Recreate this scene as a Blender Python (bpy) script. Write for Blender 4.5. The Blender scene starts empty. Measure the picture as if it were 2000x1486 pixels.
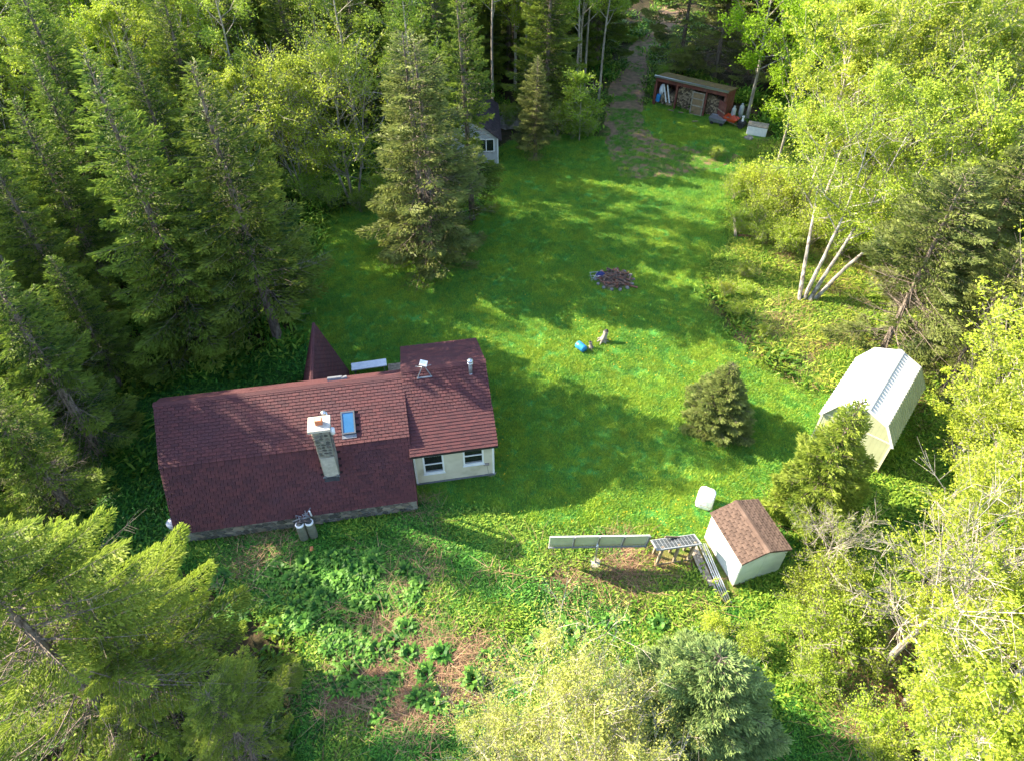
import bpy, math, random
import numpy as np
from mathutils import Matrix, Vector
R = math.radians
S = bpy.context.scene
# ------------------------------------------------------------------ camera, sky, sun, exposure
CAM_H = 26.0
cam_d = bpy.data.cameras.new('camera'); cam = bpy.data.objects.new('camera', cam_d)
S.collection.objects.link(cam); S.camera = cam
cam.location = (0, 0, CAM_H); cam.rotation_euler = (R(45), 0, 0)
cam_d.sensor_width = 36; cam_d.lens = 25.0; cam_d.clip_start = .1; cam_d.clip_end = 2000
SUN_EL, SUN_AZ = R(31), R(160)          # azimuth of the direction towards the sun, from +X
sd = Vector((math.cos(SUN_EL)*math.cos(SUN_AZ), math.cos(SUN_EL)*math.sin(SUN_AZ), math.sin(SUN_EL)))
W = bpy.data.worlds.new('World'); S.world = W; W.use_nodes = True
nt = W.node_tree; bg = nt.nodes['Background']
sky = nt.nodes.new('ShaderNodeTexSky'); sky.sky_type = 'NISHITA'; sky.sun_disc = False
sky.sun_elevation = SUN_EL; sky.sun_rotation = R(90) - SUN_AZ
nt.links.new(sky.outputs[0], bg.inputs[0]); bg.inputs[1].default_value = .15
sl = bpy.data.lights.new('sun', 'SUN'); sl.energy = 5.0; sl.angle = R(.5); sl.color = (1, .87, .66)
so = bpy.data.objects.new('sun', sl); S.collection.objects.link(so)
so.rotation_euler = sd.to_track_quat('Z', 'Y').to_euler()
S.view_settings.view_transform = 'Standard'; S.view_settings.look = 'None'
S.view_settings.exposure = 2.05; S.view_settings.gamma = 1; S.view_settings.use_curve_mapping = False
S.cycles.max_bounces = 6; S.cycles.diffuse_bounces = 3; S.cycles.transmission_bounces = 4; S.cycles.glossy_bounces = 2
S.cycles.use_denoising = True
rng = np.random.default_rng(7); random.seed(7)
COL = S.collection

# ------------------------------------------------------------------ helpers
_c = math.cos(R(45)); F = 2000*25/36
def ray(px, py):
    u = (px-1000)/F; v = (743-py)/F
    return (u, _c+v*_c, -_c+v*_c)
def G(px, py, z=0.):
    "world x, y of the place seen at photograph pixel (px, py) at height z"
    d = ray(px, py); t = (z-CAM_H)/d[2]; return d[0]*t, d[1]*t
def inpoly(x, y, P):
    x = np.asarray(x, float); y = np.asarray(y, float); r = np.zeros(x.shape, bool); n = len(P)
    for i in range(n):
        x1, y1 = P[i]; x2, y2 = P[(i+1) % n]
        c = ((y1 > y) != (y2 > y)) & (x < (x2-x1)*(y-y1)/(y2-y1+1e-12)+x1)
        r ^= c
    return r
def tag(o, label=None, cat=None, group=None, kind=None):
    if label: o['label'] = label
    if cat: o['category'] = cat
    if group: o['group'] = group
    if kind: o['kind'] = kind
    return o
def thing(name, label, cat, loc=(0, 0, 0), rz=0, group=None):
    o = bpy.data.objects.new(name, None); COL.objects.link(o); o.empty_display_size = .2
    o.location = loc; o.rotation_euler = (0, 0, rz)
    return tag(o, label, cat, group)
def mkmesh(name, v, f, m=None, smooth=False, tint=None, mats=None, mi=None):
    "v (n,3), f (m,k) array or list"
    me = bpy.data.meshes.new(name)
    v = np.asarray(v, dtype=np.float32)
    if isinstance(f, np.ndarray):
        n, k = f.shape
        me.vertices.add(len(v)); me.vertices.foreach_set('co', v.ravel())
        me.loops.add(n*k); me.loops.foreach_set('vertex_index', f.astype(np.int32).ravel())
        me.polygons.add(n); me.polygons.foreach_set('loop_start', np.arange(n, dtype=np.int32)*k)
        me.polygons.foreach_set('loop_total', np.full(n, k, dtype=np.int32))
        me.update(calc_edges=True)
    else:
        me.from_pydata([tuple(map(float, p)) for p in v], [], [tuple(q) for q in f]); me.update()
    if m: me.materials.append(m)
    if mats:
        for q in mats: me.materials.append(q)
    if mi is not None: me.polygons.foreach_set('material_index', np.asarray(mi, dtype=np.int32))
    me.polygons.foreach_set('use_smooth', np.full(len(me.polygons), bool(smooth)))
    if tint is not None:
        a = me.attributes.new('tint', 'FLOAT', 'POINT'); a.data.foreach_set('value', np.asarray(tint, dtype=np.float32))
    return me
def put(name, me, parent=None, loc=(0, 0, 0), rot=(0, 0, 0), scale=(1, 1, 1)):
    o = bpy.data.objects.new(name, me); COL.objects.link(o)
    if parent: o.parent = parent
    o.location = loc; o.rotation_euler = rot; o.scale = scale
    return o
BV = np.array([(x, y, z) for x in (-.5, .5) for y in (-.5, .5) for z in (-.5, .5)])
BF = np.array([(0, 1, 3, 2), (4, 6, 7, 5), (0, 4, 5, 1), (2, 3, 7, 6), (0, 2, 6, 4), (1, 5, 7, 3)])
class MB:
    def __init__(s): s.v = []; s.f = []; s.t = []
    def add(s, v, f, tint=.5):
        b = len(s.v); s.v += [tuple(p) for p in v]; s.f += [tuple(int(i)+b for i in q) for q in f]; s.t += [tint]*len(v); return s
    def box(s, c, d, rot=None, tint=.5):
        v = BV*np.array(d)
        if rot is not None:
            M = np.array(rot) if not isinstance(rot, tuple) else np.array(Matrix.Identity(3) if rot is None else (Matrix.Rotation(rot[2], 3, 'Z') @ Matrix.Rotation(rot[1], 3, 'Y') @ Matrix.Rotation(rot[0], 3, 'X')))
            v = v @ M.T
        return s.add(v+np.array(c), BF, tint)
    def b2(s, lo, hi, tint=.5):
        lo = np.array(lo, float); hi = np.array(hi, float); return s.box((lo+hi)/2, hi-lo, None, tint)
    def prism(s, poly, axis, a, b, tint=.5):
        "polygon of 2-D points extruded along axis 'x','y' or 'z' from a to b"
        n = len(poly); mk = dict(x=lambda p, t: (t, p[0], p[1]), y=lambda p, t: (p[0], t, p[1]), z=lambda p, t: (p[0], p[1], t))[axis]
        v = [mk(p, a) for p in poly]+[mk(p, b) for p in poly]
        f = [tuple(range(n)), tuple(range(2*n-1, n-1, -1))]+[(i, i+n, (i+1) % n+n, (i+1) % n) for i in range(n)]
        return s.add(v, f, tint)
    def tube(s, pts, rad, n=6, cap=True, tint=.5):
        pts = [Vector(p) for p in pts]; rad = rad if hasattr(rad, '__len__') else [rad]*len(pts)
        v = []; f = []; a = None
        for i, p in enumerate(pts):
            d = (pts[min(i+1, len(pts)-1)]-pts[max(i-1, 0)]).normalized()
            if a is None: a = d.orthogonal().normalized()
            else: a = (a-d*a.dot(d)); a = a.normalized() if a.length > 1e-6 else d.orthogonal().normalized()
            b = d.cross(a)
            for k in range(n):
                t = 2*math.pi*k/n; v.append(p+(a*math.cos(t)+b*math.sin(t))*rad[i])
        for i in range(len(pts)-1):
            for k in range(n): f.append((i*n+k, i*n+(k+1) % n, (i+1)*n+(k+1) % n, (i+1)*n+k))
        if cap: f.append(tuple(range(n-1, -1, -1))); f.append(tuple(range((len(pts)-1)*n, len(pts)*n)))
        return s.add(v, f, tint)
    def lathe(s, prof, n=16, c=(0, 0, 0), tint=.5):
        "prof: (r, z) pairs"
        v = []; f = []
        for r, z in prof:
            for k in range(n): t = 2*math.pi*k/n; v.append((c[0]+r*math.cos(t), c[1]+r*math.sin(t), c[2]+z))
        m = len(prof)
        for i in range(m-1):
            for k in range(n): f.append((i*n+k, i*n+(k+1) % n, (i+1)*n+(k+1) % n, (i+1)*n+k))
        f.append(tuple(range(n-1, -1, -1))); f.append(tuple(range((m-1)*n, m*n)))
        return s.add(v, f, tint)
    def build(s, name, m, parent=None, smooth=False, bevel=0, **k):
        me = mkmesh(name, np.array(s.v), s.f, m, smooth, tint=s.t)
        o = put(name, me, parent, **k)
        if bevel:
            md = o.modifiers.new('bevel', 'BEVEL'); md.width = bevel; md.segments = 2; md.limit_method = 'ANGLE'
        return o

# ------------------------------------------------------------------ materials
def mat(name, c1, c2=None, rough=.8, scale=6., bump=0., bscale=30., metal=0., tint=0., objrand=0., trans=0., detail=4, c3=None, sc3=1.5, amt3=.5, spec=.5, stretch=None):
    m = bpy.data.materials.new(name); m.use_nodes = True; t = m.node_tree; N = t.nodes; L = t.links
    p = N['Principled BSDF']; p.inputs['Roughness'].default_value = rough; p.inputs['Metallic'].default_value = metal
    p.inputs['Specular IOR Level'].default_value = spec
    tc = N.new('ShaderNodeTexCoord'); src = tc.outputs['Object']
    if stretch:
        mp = N.new('ShaderNodeMapping'); mp.inputs['Scale'].default_value = stretch; L.new(src, mp.inputs[0]); src = mp.outputs[0]
    c2 = c2 or tuple(x*.75 for x in c1)
    nz = N.new('ShaderNodeTexNoise'); nz.inputs['Scale'].default_value = scale; nz.inputs['Detail'].default_value = detail
    L.new(src, nz.inputs['Vector'])
    rp = N.new('ShaderNodeValToRGB'); rp.color_ramp.elements[0].position = .35; rp.color_ramp.elements[1].position = .65
    rp.color_ramp.elements[0].color = (*c2, 1); rp.color_ramp.elements[1].color = (*c1, 1)
    fac = nz.outputs[0]
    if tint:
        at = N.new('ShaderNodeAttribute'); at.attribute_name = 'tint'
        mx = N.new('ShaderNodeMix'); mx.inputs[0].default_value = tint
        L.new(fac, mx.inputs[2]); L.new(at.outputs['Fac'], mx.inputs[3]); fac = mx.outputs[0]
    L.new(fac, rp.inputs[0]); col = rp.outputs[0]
    if c3:
        n3 = N.new('ShaderNodeTexNoise'); n3.inputs['Scale'].default_value = sc3; n3.inputs['Detail'].default_value = 6; L.new(src, n3.inputs['Vector'])
        r3 = N.new('ShaderNodeMapRange'); r3.inputs[1].default_value = .5; r3.inputs[2].default_value = .68; r3.inputs[4].default_value = amt3; L.new(n3.outputs[0], r3.inputs[0])
        m3 = N.new('ShaderNodeMix'); m3.data_type = 'RGBA'; L.new(r3.outputs[0], m3.inputs[0]); L.new(col, m3.inputs[6]); m3.inputs[7].default_value = (*c3, 1); col = m3.outputs[2]
    if objrand:
        oi = N.new('ShaderNodeObjectInfo'); hs = N.new('ShaderNodeHueSaturation'); mr = N.new('ShaderNodeMapRange')
        mr.inputs[3].default_value = 1-objrand; mr.inputs[4].default_value = 1+objrand
        L.new(oi.outputs['Random'], mr.inputs[0]); L.new(mr.outputs[0], hs.inputs['Value'])
        mh = N.new('ShaderNodeMapRange'); mh.inputs[3].default_value = .5-objrand*.045; mh.inputs[4].default_value = .5+objrand*.045
        wn = N.new('ShaderNodeMath'); wn.operation = 'FRACT'; ml = N.new('ShaderNodeMath'); ml.operation = 'MULTIPLY'; ml.inputs[1].default_value = 7.31
        L.new(oi.outputs['Random'], ml.inputs[0]); L.new(ml.outputs[0], wn.inputs[0]); L.new(wn.outputs[0], mh.inputs[0]); L.new(mh.outputs[0], hs.inputs['Hue'])
        L.new(col, hs.inputs['Color']); col = hs.outputs[0]
    L.new(col, p.inputs['Base Color'])
    if bump:
        nb = N.new('ShaderNodeTexNoise'); nb.inputs['Scale'].default_value = bscale; nb.inputs['Detail'].default_value = 5; L.new(src, nb.inputs['Vector'])
        b = N.new('ShaderNodeBump'); b.inputs['Strength'].default_value = min(1, bump); b.inputs['Distance'].default_value = .05*max(1, bump); L.new(nb.outputs[0], b.inputs['Height']); L.new(b.outputs[0], p.inputs['Normal'])
    if trans:
        tr = N.new('ShaderNodeBsdfTranslucent'); L.new(col, tr.inputs[0]); ms = N.new('ShaderNodeMixShader'); ms.inputs[0].default_value = trans
        L.new(p.outputs[0], ms.inputs[1]); L.new(tr.outputs[0], ms.inputs[2]); L.new(ms.outputs[0], N['Material Output'].inputs[0])
    return m
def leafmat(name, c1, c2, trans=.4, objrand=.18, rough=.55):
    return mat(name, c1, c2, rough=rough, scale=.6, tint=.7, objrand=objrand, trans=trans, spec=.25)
M = {}
M['spruce'] = leafmat('spruce_needles', (.23, .31, .040), (.035, .095, .022), .35)
M['spruce_bright'] = leafmat('young_spruce_needles', (.40, .49, .075), (.10, .20, .035), .42)
M['spruce_blue'] = leafmat('blue_spruce_needles', (.28, .36, .12), (.075, .135, .042), .3)
M['spruce_brown'] = leafmat('olive_spruce_needles', (.29, .29, .075), (.07, .095, .03), .35)
M['spruce_olive'] = leafmat('olive_green_spruce_needles', (.27, .31, .08), (.055, .095, .03), .35)  # olive-green needles of the double-topped spruce, hemlocks and two small spruces
M['maple'] = leafmat('maple_leaves', (.26, .44, .018), (.12, .27, .01), .5)
M['birch'] = leafmat('birch_leaves', (.38, .46, .045), (.10, .21, .018), .45)
M['aspen'] = leafmat('aspen_leaves', (.24, .34, .035), (.08, .17, .015), .45)
M['olive'] = leafmat('catkin_leaves', (.42, .44, .10), (.17, .23, .05), .45)
M['bark'] = mat('spruce_bark', (.26, .21, .165), (.075, .055, .042), .9, 8, .8, 25, stretch=(1, 1, .3))
M['bark_grey'] = mat('grey_bark', (.42, .38, .32), (.17, .145, .12), .9, 5, .8, 20, stretch=(1, 1, .4))
M['bark_dead'] = mat('dead_wood', (.36, .32, .28), (.16, .13, .11), .9, 6)
M['bark_pale'] = mat('birch_bark', (.66, .60, .50), (.28, .22, .17), .7, 5, .4, 20, stretch=(1, 1, 3))
M['bark_mid'] = mat('lichen_bark', (.46, .43, .37), (.12, .10, .085), .85, 4, .5, 20, stretch=(1, 1, .6))
M['shingle'] = mat('red_shingle', (.108, .030, .031), (.066, .020, .024), .75, 2.2, .5, 200, tint=.6, c3=(.080, .029, .036), sc3=.8, amt3=.5, spec=.4)
M['underlay'] = mat('roof_underlay', (.035, .018, .018), (.025, .013, .013), .95, 3)
M['shingle_brown'] = mat('brown_shingle', (.165, .108, .080), (.095, .062, .047), .9, 4, .5, 200, tint=.6, spec=.3, c3=(.24, .165, .125), sc3=1.2, amt3=.4)
M['shingle_dark'] = mat('dark_roofing', (.055, .04, .045), (.03, .022, .026), .85, 3, .4, 60)
M['siding'] = mat('cream_siding', (.62, .57, .43), (.54, .49, .36), .7, 1.6, c3=(.30, .28, .17), sc3=1.3, amt3=.5)
M['white_trim'] = mat('white_trim', (.80, .80, .78), (.72, .72, .70), .5, 3)
M['cabin_siding'] = mat('shade_greyed_white_siding', (.42, .43, .43), (.34, .35, .35), .8, 3)  # white cabin wall with the gable's shade put into the colour as grey
M['glass'] = mat('window_glass', (.02, .022, .025), (.012, .013, .015), .05, 2, spec=.9)
M['skyglass'] = mat('skylight_glass', (.045, .15, .30), (.035, .13, .26), .25, 2, spec=.35)
M['mortar'] = mat('mortar', (.30, .28, .235), (.19, .175, .145), .95, 8, .5, 30, c3=(.16, .16, .12), sc3=2)
M['stone'] = mat('field_stone', (.24, .205, .16), (.085, .085, .078), .85, 3, .6, 12, tint=.6, objrand=.4, c3=(.26, .20, .14), sc3=1.1)
M['concrete'] = mat('concrete', (.56, .51, .43), (.42, .38, .32), .9, 5, .4, 40, c3=(.30, .27, .22), sc3=3)
M['clay'] = mat('clay_flue', (.50, .17, .07), (.36, .12, .055), .8, 8)
M['steel'] = mat('galvanised_steel', (.62, .63, .64), (.48, .49, .50), .3, 12, metal=.85)
M['grey_metal'] = mat('grey_metal', (.25, .26, .28), (.18, .19, .21), .5, 8, metal=.3)
M['dark_frame'] = mat('bronze_frame', (.10, .11, .13), (.08, .09, .10), .5, 6)
M['dark'] = mat('black_plastic', (.022, .022, .025), (.012, .012, .014), .6, 8)
M['white_plastic'] = mat('white_plastic', (.80, .80, .80), (.70, .71, .73), .45, 5)
M['tarp_white'] = mat('white_tarp', (.80, .81, .84), (.66, .68, .72), .5, 5, .5, 9)
M['barn_roof'] = mat('white_steel_roof', (.72, .72, .72), (.68, .68, .68), .4, 2, spec=.5)
M['barn_wall'] = mat('khaki_green_siding', (.43, .46, .28), (.385, .415, .25), .75, 1.5)
M['cream_trim'] = mat('cream_trim', (.72, .67, .48), (.64, .60, .43), .6, 3)
M['shed_wall'] = mat('pale_panel', (.66, .72, .70), (.56, .63, .60), .75, 1.6, .2, 15, c3=(.30, .36, .30), sc3=1.4, amt3=.35)
M['red_paint'] = mat('worn_red_paint', (.20, .055, .038), (.11, .035, .028), .85, 3, .3, 25, c3=(.22, .13, .09), sc3=2)
M['old_wood'] = mat('weathered_wood', (.34, .27, .19), (.18, .135, .09), .85, 9, .4, 30, stretch=(1, 1, .25))
M['board_wood'] = mat('grey_board', (.36, .32, .26), (.20, .17, .135), .85, 7, .4, 30)
M['plywood'] = mat('plywood', (.27, .18, .095), (.18, .12, .065), .8, 3)
M['log_end'] = mat('firewood', (.36, .27, .17), (.10, .07, .045), .9, 5, tint=.9)
M['moss_roof'] = mat('mossy_roll_roofing', (.22, .15, .055), (.12, .085, .035), 1.0, 3, .6, 40, c3=(.13, .13, .02), sc3=1.5, amt3=.7)
M['solar'] = mat('solar_cell', (.055, .062, .066), (.040, .046, .052), .25, 3, spec=.6)
M['grey_line'] = mat('grey_cell_line', (.34, .36, .38), (.28, .30, .32), .5, 4)
M['solar_back'] = mat('solar_backsheet', (.55, .60, .44), (.48, .53, .39), .6, 3)
M['blue'] = mat('blue_plastic', (.03, .26, .62), (.025, .20, .52), .4, 4)
M['navy'] = mat('dark_blue_cloth', (.02, .03, .16), (.012, .016, .09), .8, 8)
M['orange'] = mat('orange_paint', (.62, .085, .02), (.46, .06, .018), .5, 4)
M['rust'] = mat('reddish_wood', (.26, .10, .055), (.09, .045, .03), .9, 6)
M['stick'] = mat('stick_bark', (.22, .14, .10), (.075, .052, .042), .9, 5, tint=.8)
M['tank'] = mat('grey_tank_paint', (.20, .20, .16), (.12, .125, .10), .6, 4, c3=(.20, .14, .09), sc3=3)
M['tank_white'] = mat('white_tank_paint', (.42, .46, .45), (.32, .35, .35), .5, 3)
M['rock'] = mat('grey_rock', (.26, .25, .24), (.13, .125, .12), .9, 3, .7, 8)
M['plant'] = leafmat('broad_plant_leaves', (.15, .34, .045), (.022, .10, .015), .35, .12)
M['weeds'] = leafmat('weed_leaves', (.27, .40, .045), (.07, .18, .016), .35, .3)
M['weeds_dark'] = leafmat('low_plant_leaves', (.11, .30, .035), (.03, .12, .018), .3, .3)
M['straw'] = mat('dry_straw', (.46, .30, .17), (.22, .125, .07), .9, 2, tint=.8, objrand=.3, trans=.2)
M['bush_y'] = leafmat('bush_leaves', (.36, .45, .045), (.13, .25, .018), .4, .3)
M['dandelion'] = mat('dandelion_yellow', (.80, .50, .01), (.75, .42, .01), .7)

# ground colours are kinds of soil and cover, mixed by masks stored on the sheet
def ground_mat():
    m = bpy.data.materials.new('ground_cover'); m.use_nodes = True; t = m.node_tree; N = t.nodes; L = t.links
    p = N['Principled BSDF']; p.inputs['Roughness'].default_value = .95; p.inputs['Specular IOR Level'].default_value = .15
    tc = N.new('ShaderNodeTexCoord')
    def noise(s, d=6):
        n = N.new('ShaderNodeTexNoise'); n.inputs['Scale'].default_value = s; n.inputs['Detail'].default_value = d; n.inputs['Roughness'].default_value = .65
        L.new(tc.outputs['Object'], n.inputs['Vector']); return n.outputs[0]
    def ramp(f, *st):
        r = N.new('ShaderNodeValToRGB'); e = r.color_ramp.elements
        while len(e) < len(st): e.new(.5)
        for k, (pp, c) in enumerate(st): e[k].position = pp; e[k].color = (*c, 1)
        L.new(f, r.inputs[0]); return r.outputs[0]
    def mix(f, a, b):
        x = N.new('ShaderNodeMix'); x.data_type = 'RGBA'; L.new(f, x.inputs[0]); L.new(a, x.inputs[6]); L.new(b, x.inputs[7]); return x.outputs[2]
    def attr(n): a = N.new('ShaderNodeAttribute'); a.attribute_name = n; return a.outputs['Fac']
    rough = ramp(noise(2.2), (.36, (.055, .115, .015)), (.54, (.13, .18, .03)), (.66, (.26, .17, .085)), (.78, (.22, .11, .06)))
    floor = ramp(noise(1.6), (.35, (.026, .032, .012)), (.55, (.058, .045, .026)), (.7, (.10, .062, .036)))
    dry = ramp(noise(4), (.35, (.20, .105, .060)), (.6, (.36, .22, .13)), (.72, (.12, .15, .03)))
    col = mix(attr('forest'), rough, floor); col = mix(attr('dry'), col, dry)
    L.new(col, p.inputs['Base Color'])
    b = N.new('ShaderNodeBump'); b.inputs['Strength'].default_value = .8; b.inputs['Distance'].default_value = .12; L.new(noise(9, 8), b.inputs['Height']); L.new(b.outputs[0], p.inputs['Normal'])
    return m
def turf_mat():
    m = mat('lawn_turf', (.085, .29, .05), (.05, .21, .045), .9, 1.3, 1, 24, c3=(.19, .33, .025), sc3=.5, spec=.15)
    return m
def dirt_mat():
    return mat('dirt_track_soil', (.27, .165, .095), (.15, .095, .055), .95, 2.5, .6, 12, c3=(.09, .12, .02), sc3=.9, amt3=.7)

# ------------------------------------------------------------------ ground, lawn, track
def blob(pts_px, n=14, amp=.25, seed=0, z=0):
    "smooth-cornered outline through photograph places, with a slightly ragged edge"
    P = [G(*q) for q in pts_px]; out = []; r = np.random.default_rng(seed)
    for i in range(len(P)):
        p0, p1, p2, p3 = (np.array(P[(i+k) % len(P)]) for k in (-1, 0, 1, 2))
        m = max(3, int(np.hypot(*(p2-p1))/.35))
        for k in range(m):
            t = k/m; q = .5*((2*p1)+(-p0+p2)*t+(2*p0-5*p1+4*p2-p3)*t*t+(-p0+3*p1-3*p2+p3)*t**3)
            out.append(tuple(q+r.normal(size=2)*amp*.4))
    return out
LAWN_PX = [(560, 760), (600, 560), (620, 440), (700, 400), (860, 385), (950, 330), (985, 285), (1060, 265), (1180, 268), (1240, 262), (1270, 198), (1335, 214), (1400, 232), (1450, 244), (1495, 275), (1450, 330), (1425, 420),
           (1432, 480), (1385, 540), (1395, 610), (1470, 690), (1600, 760), (1790, 760), (1800, 870), (1640, 960), (1520, 990), (1480, 1035), (1400, 1050), (1270, 1045), (1075, 1045), (960, 1010), (830, 985), (700, 930)]
LAWN = blob(LAWN_PX, seed=3)
TRACK_L = [(1215, 345), (1186, 290), (1180, 240), (1186, 190), (1202, 140), (1225, 100), (1250, 70), (1275, 40), (1290, 10)]
TRACK_R = [(1350, 20), (1330, 45), (1300, 75), (1281, 105), (1272, 140), (1258, 190), (1258, 240), (1300, 280), (1400, 292), (1440, 312), (1330, 345)]
TRACK = blob(TRACK_L+TRACK_R, seed=5, amp=.15)
ROUGH_PX = [(1380, 290), (1500, 270), (1640, 330), (1850, 330), (2000, 480), (2000, 1000), (1800, 960), (1700, 1486), (560, 1486), (600, 1250), (330, 1090), (300, 960), (560, 900), (850, 960), (1100, 1040), (1400, 1050), (1520, 1000), (1600, 800), (1400, 560)]
ROUGH = [G(*p) for p in ROUGH_PX]
HOUSE_AREA = [G(*p) for p in ((270, 770), (1000, 640), (1000, 960), (300, 1100))]
def fill_sheet(name, poly, m, z):
    import bmesh
    bm = bmesh.new(); vs = [bm.verts.new((x, y, z)) for x, y in poly]
    es = [bm.edges.new((vs[i], vs[(i+1) % len(vs)])) for i in range(len(vs))]
    bmesh.ops.triangle_fill(bm, use_beauty=True, use_dissolve=False, edges=es)
    for f in bm.faces:
        if f.normal.z < 0: f.normal_flip()
    me = bpy.data.meshes.new(name); bm.to_mesh(me); bm.free(); me.materials.append(m)
    o = put(name, me); tag(o, kind='structure'); return o
def lat(lo, hi, a, b, s):
    out = list(np.arange(a, b+.01, s)); x = a; st = s
    L_ = []; 
    while x > lo: st *= 1.35; x -= st; L_.append(x)
    out = L_[::-1]+out; x = b; st = s
    while x < hi: st *= 1.35; x += st; out.append(x)
    return np.array(out)
gx = lat(-900, 900, -46, 46, .4); gy = lat(-300, 1500, 2, 84, .4)
GX, GY = np.meshgrid(gx, gy)
def smooth(a, k):
    for _ in range(k):
        a = (a+np.roll(a, 1, 0)+np.roll(a, -1, 0)+np.roll(a, 1, 1)+np.roll(a, -1, 1))/5
    return a
def vnoise(x, y, s, seed=0):
    r = np.random.default_rng(seed+99); T = r.random((64, 64)); u = x*s+1000; v = y*s+1000
    i = np.floor(u).astype(int); j = np.floor(v).astype(int); fu = u-i; fv = v-j; fu = fu*fu*(3-2*fu); fv = fv*fv*(3-2*fv)
    g = lambda a, b: T[a % 64, b % 64]
    return (g(i, j)*(1-fu)+g(i+1, j)*fu)*(1-fv)+(g(i, j+1)*(1-fu)+g(i+1, j+1)*fu)*fv
m_lawn = inpoly(GX, GY, LAWN) | inpoly(GX, GY, TRACK) | inpoly(GX, GY, HOUSE_AREA)
m_rough = inpoly(GX, GY, ROUGH)
flat = smooth(m_lawn.astype(float), 6)
DRY = [((1660, 1400), 50), ((1720, 1250), 45), ((1620, 560), 40), ((1480, 660), 50), ((1640, 650), 45), ((1760, 560), 45), ((1560, 600), 30), ((1560, 720), 30), ((690, 1330), 70), ((880, 1300), 60), ((800, 1380), 50), ((1110, 1120), 40), ((1240, 1110), 70), ((930, 1240), 25), ((1600, 500), 40), ((1690, 520), 60), ((1530, 500), 40), ((1500, 620), 40), ((1560, 670), 60), ((1700, 680), 40), ((1850, 1300), 90), ((1700, 1330), 70), ((1840, 440), 50), ((1360, 1130), 40), ((1480, 540), 25), ((470, 1090), 20), ((1830, 800), 20), ((760, 1250), 40)]
def drymask(x, y):
    d = np.zeros(np.shape(x))
    for (px, py), r in DRY:
        cx, cy = G(px, py); k = r/1389*math.hypot(cy, CAM_H)*1.0
        d = np.maximum(d, np.clip(1.4-np.hypot(x-cx, (y-cy))/k, 0, 1))
    return np.clip(d*(.4+1.2*vnoise(x, y, 1.3, 4)), 0, 1)
dry = drymask(GX, GY)
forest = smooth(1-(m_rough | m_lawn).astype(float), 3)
GZ = (-.01)-(1-flat)*0.0+(1-flat)*((vnoise(GX, GY, .35, 1)-.5)*.35+(vnoise(GX, GY, 1.1, 2)-.5)*.12)*np.where(forest > .5, 1.3, .7)
GZ = np.where(flat > .98, -.01, GZ)
nx, ny = len(gx), len(gy)
idx = np.arange(nx*ny).reshape(ny, nx)
gf = np.stack([idx[:-1, :-1], idx[:-1, 1:], idx[1:, 1:], idx[1:, :-1]], -1).reshape(-1, 4)
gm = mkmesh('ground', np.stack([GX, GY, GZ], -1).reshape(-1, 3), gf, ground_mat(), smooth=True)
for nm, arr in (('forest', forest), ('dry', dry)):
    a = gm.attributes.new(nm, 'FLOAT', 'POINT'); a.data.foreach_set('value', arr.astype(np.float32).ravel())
tag(put('ground', gm), kind='structure')
def ground_z(x, y):
    i = np.clip(np.searchsorted(gx, x)-1, 0, nx-2); j = np.clip(np.searchsorted(gy, y)-1, 0, ny-2)
    fx = (x-gx[i])/(gx[i+1]-gx[i]); fy = (y-gy[j])/(gy[j+1]-gy[j])
    return (GZ[j, i]*(1-fx)+GZ[j, i+1]*fx)*(1-fy)+(GZ[j+1, i]*(1-fx)+GZ[j+1, i+1]*fx)*fy
fill_sheet('lawn', LAWN, turf_mat(), .0)
fill_sheet('dirt_track', TRACK, dirt_mat(), .006)

# ------------------------------------------------------------------ scattered ground cover (stuff)
def rotmats(a): c, s = np.cos(a), np.sin(a); return c, s
def blades(n, rad, h, w, lean, seed, kind='grass'):
    "a patch of n leaf blades, each a pointed quad"
    r = np.random.default_rng(seed); x = r.normal(size=n)*rad*.5; y = r.normal(size=n)*rad*.5; a = r.random(n)*6.283
    hh = h*(.5+r.random(n)); ln = lean*hh*(.3+r.random(n)); dx = np.cos(a); dy = np.sin(a); ww = w*(.6+.8*r.random(n))
    p0 = np.stack([x-dy*ww/2, y+dx*ww/2, 0*x], -1); p1 = np.stack([x+dy*ww/2, y-dx*ww/2, 0*x], -1)
    if kind == 'leaf':
        p0 = np.stack([x, y, 0*x], -1); p1 = np.stack([x+dx*ln*.5+dy*ww/2, y+dy*ln*.5-dx*ww/2, hh*.6], -1)
        p2 = np.stack([x+dx*ln*1.1, y+dy*ln*1.1, hh*.75], -1); p3 = np.stack([x+dx*ln*.5-dy*ww/2, y+dy*ln*.5+dx*ww/2, hh*.6], -1)
    else:
        p2 = np.stack([x+dx*ln+dy*ww*.15, y+dy*ln-dx*ww*.15, hh], -1); p3 = np.stack([x+dx*ln-dy*ww*.15, y+dy*ln+dx*ww*.15, hh], -1)
    v = np.stack([p0, p1, p2, p3], 1).reshape(-1, 3); f = np.arange(4*n).reshape(-1, 4)
    return v, f, np.repeat(r.random(n), 4)
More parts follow.
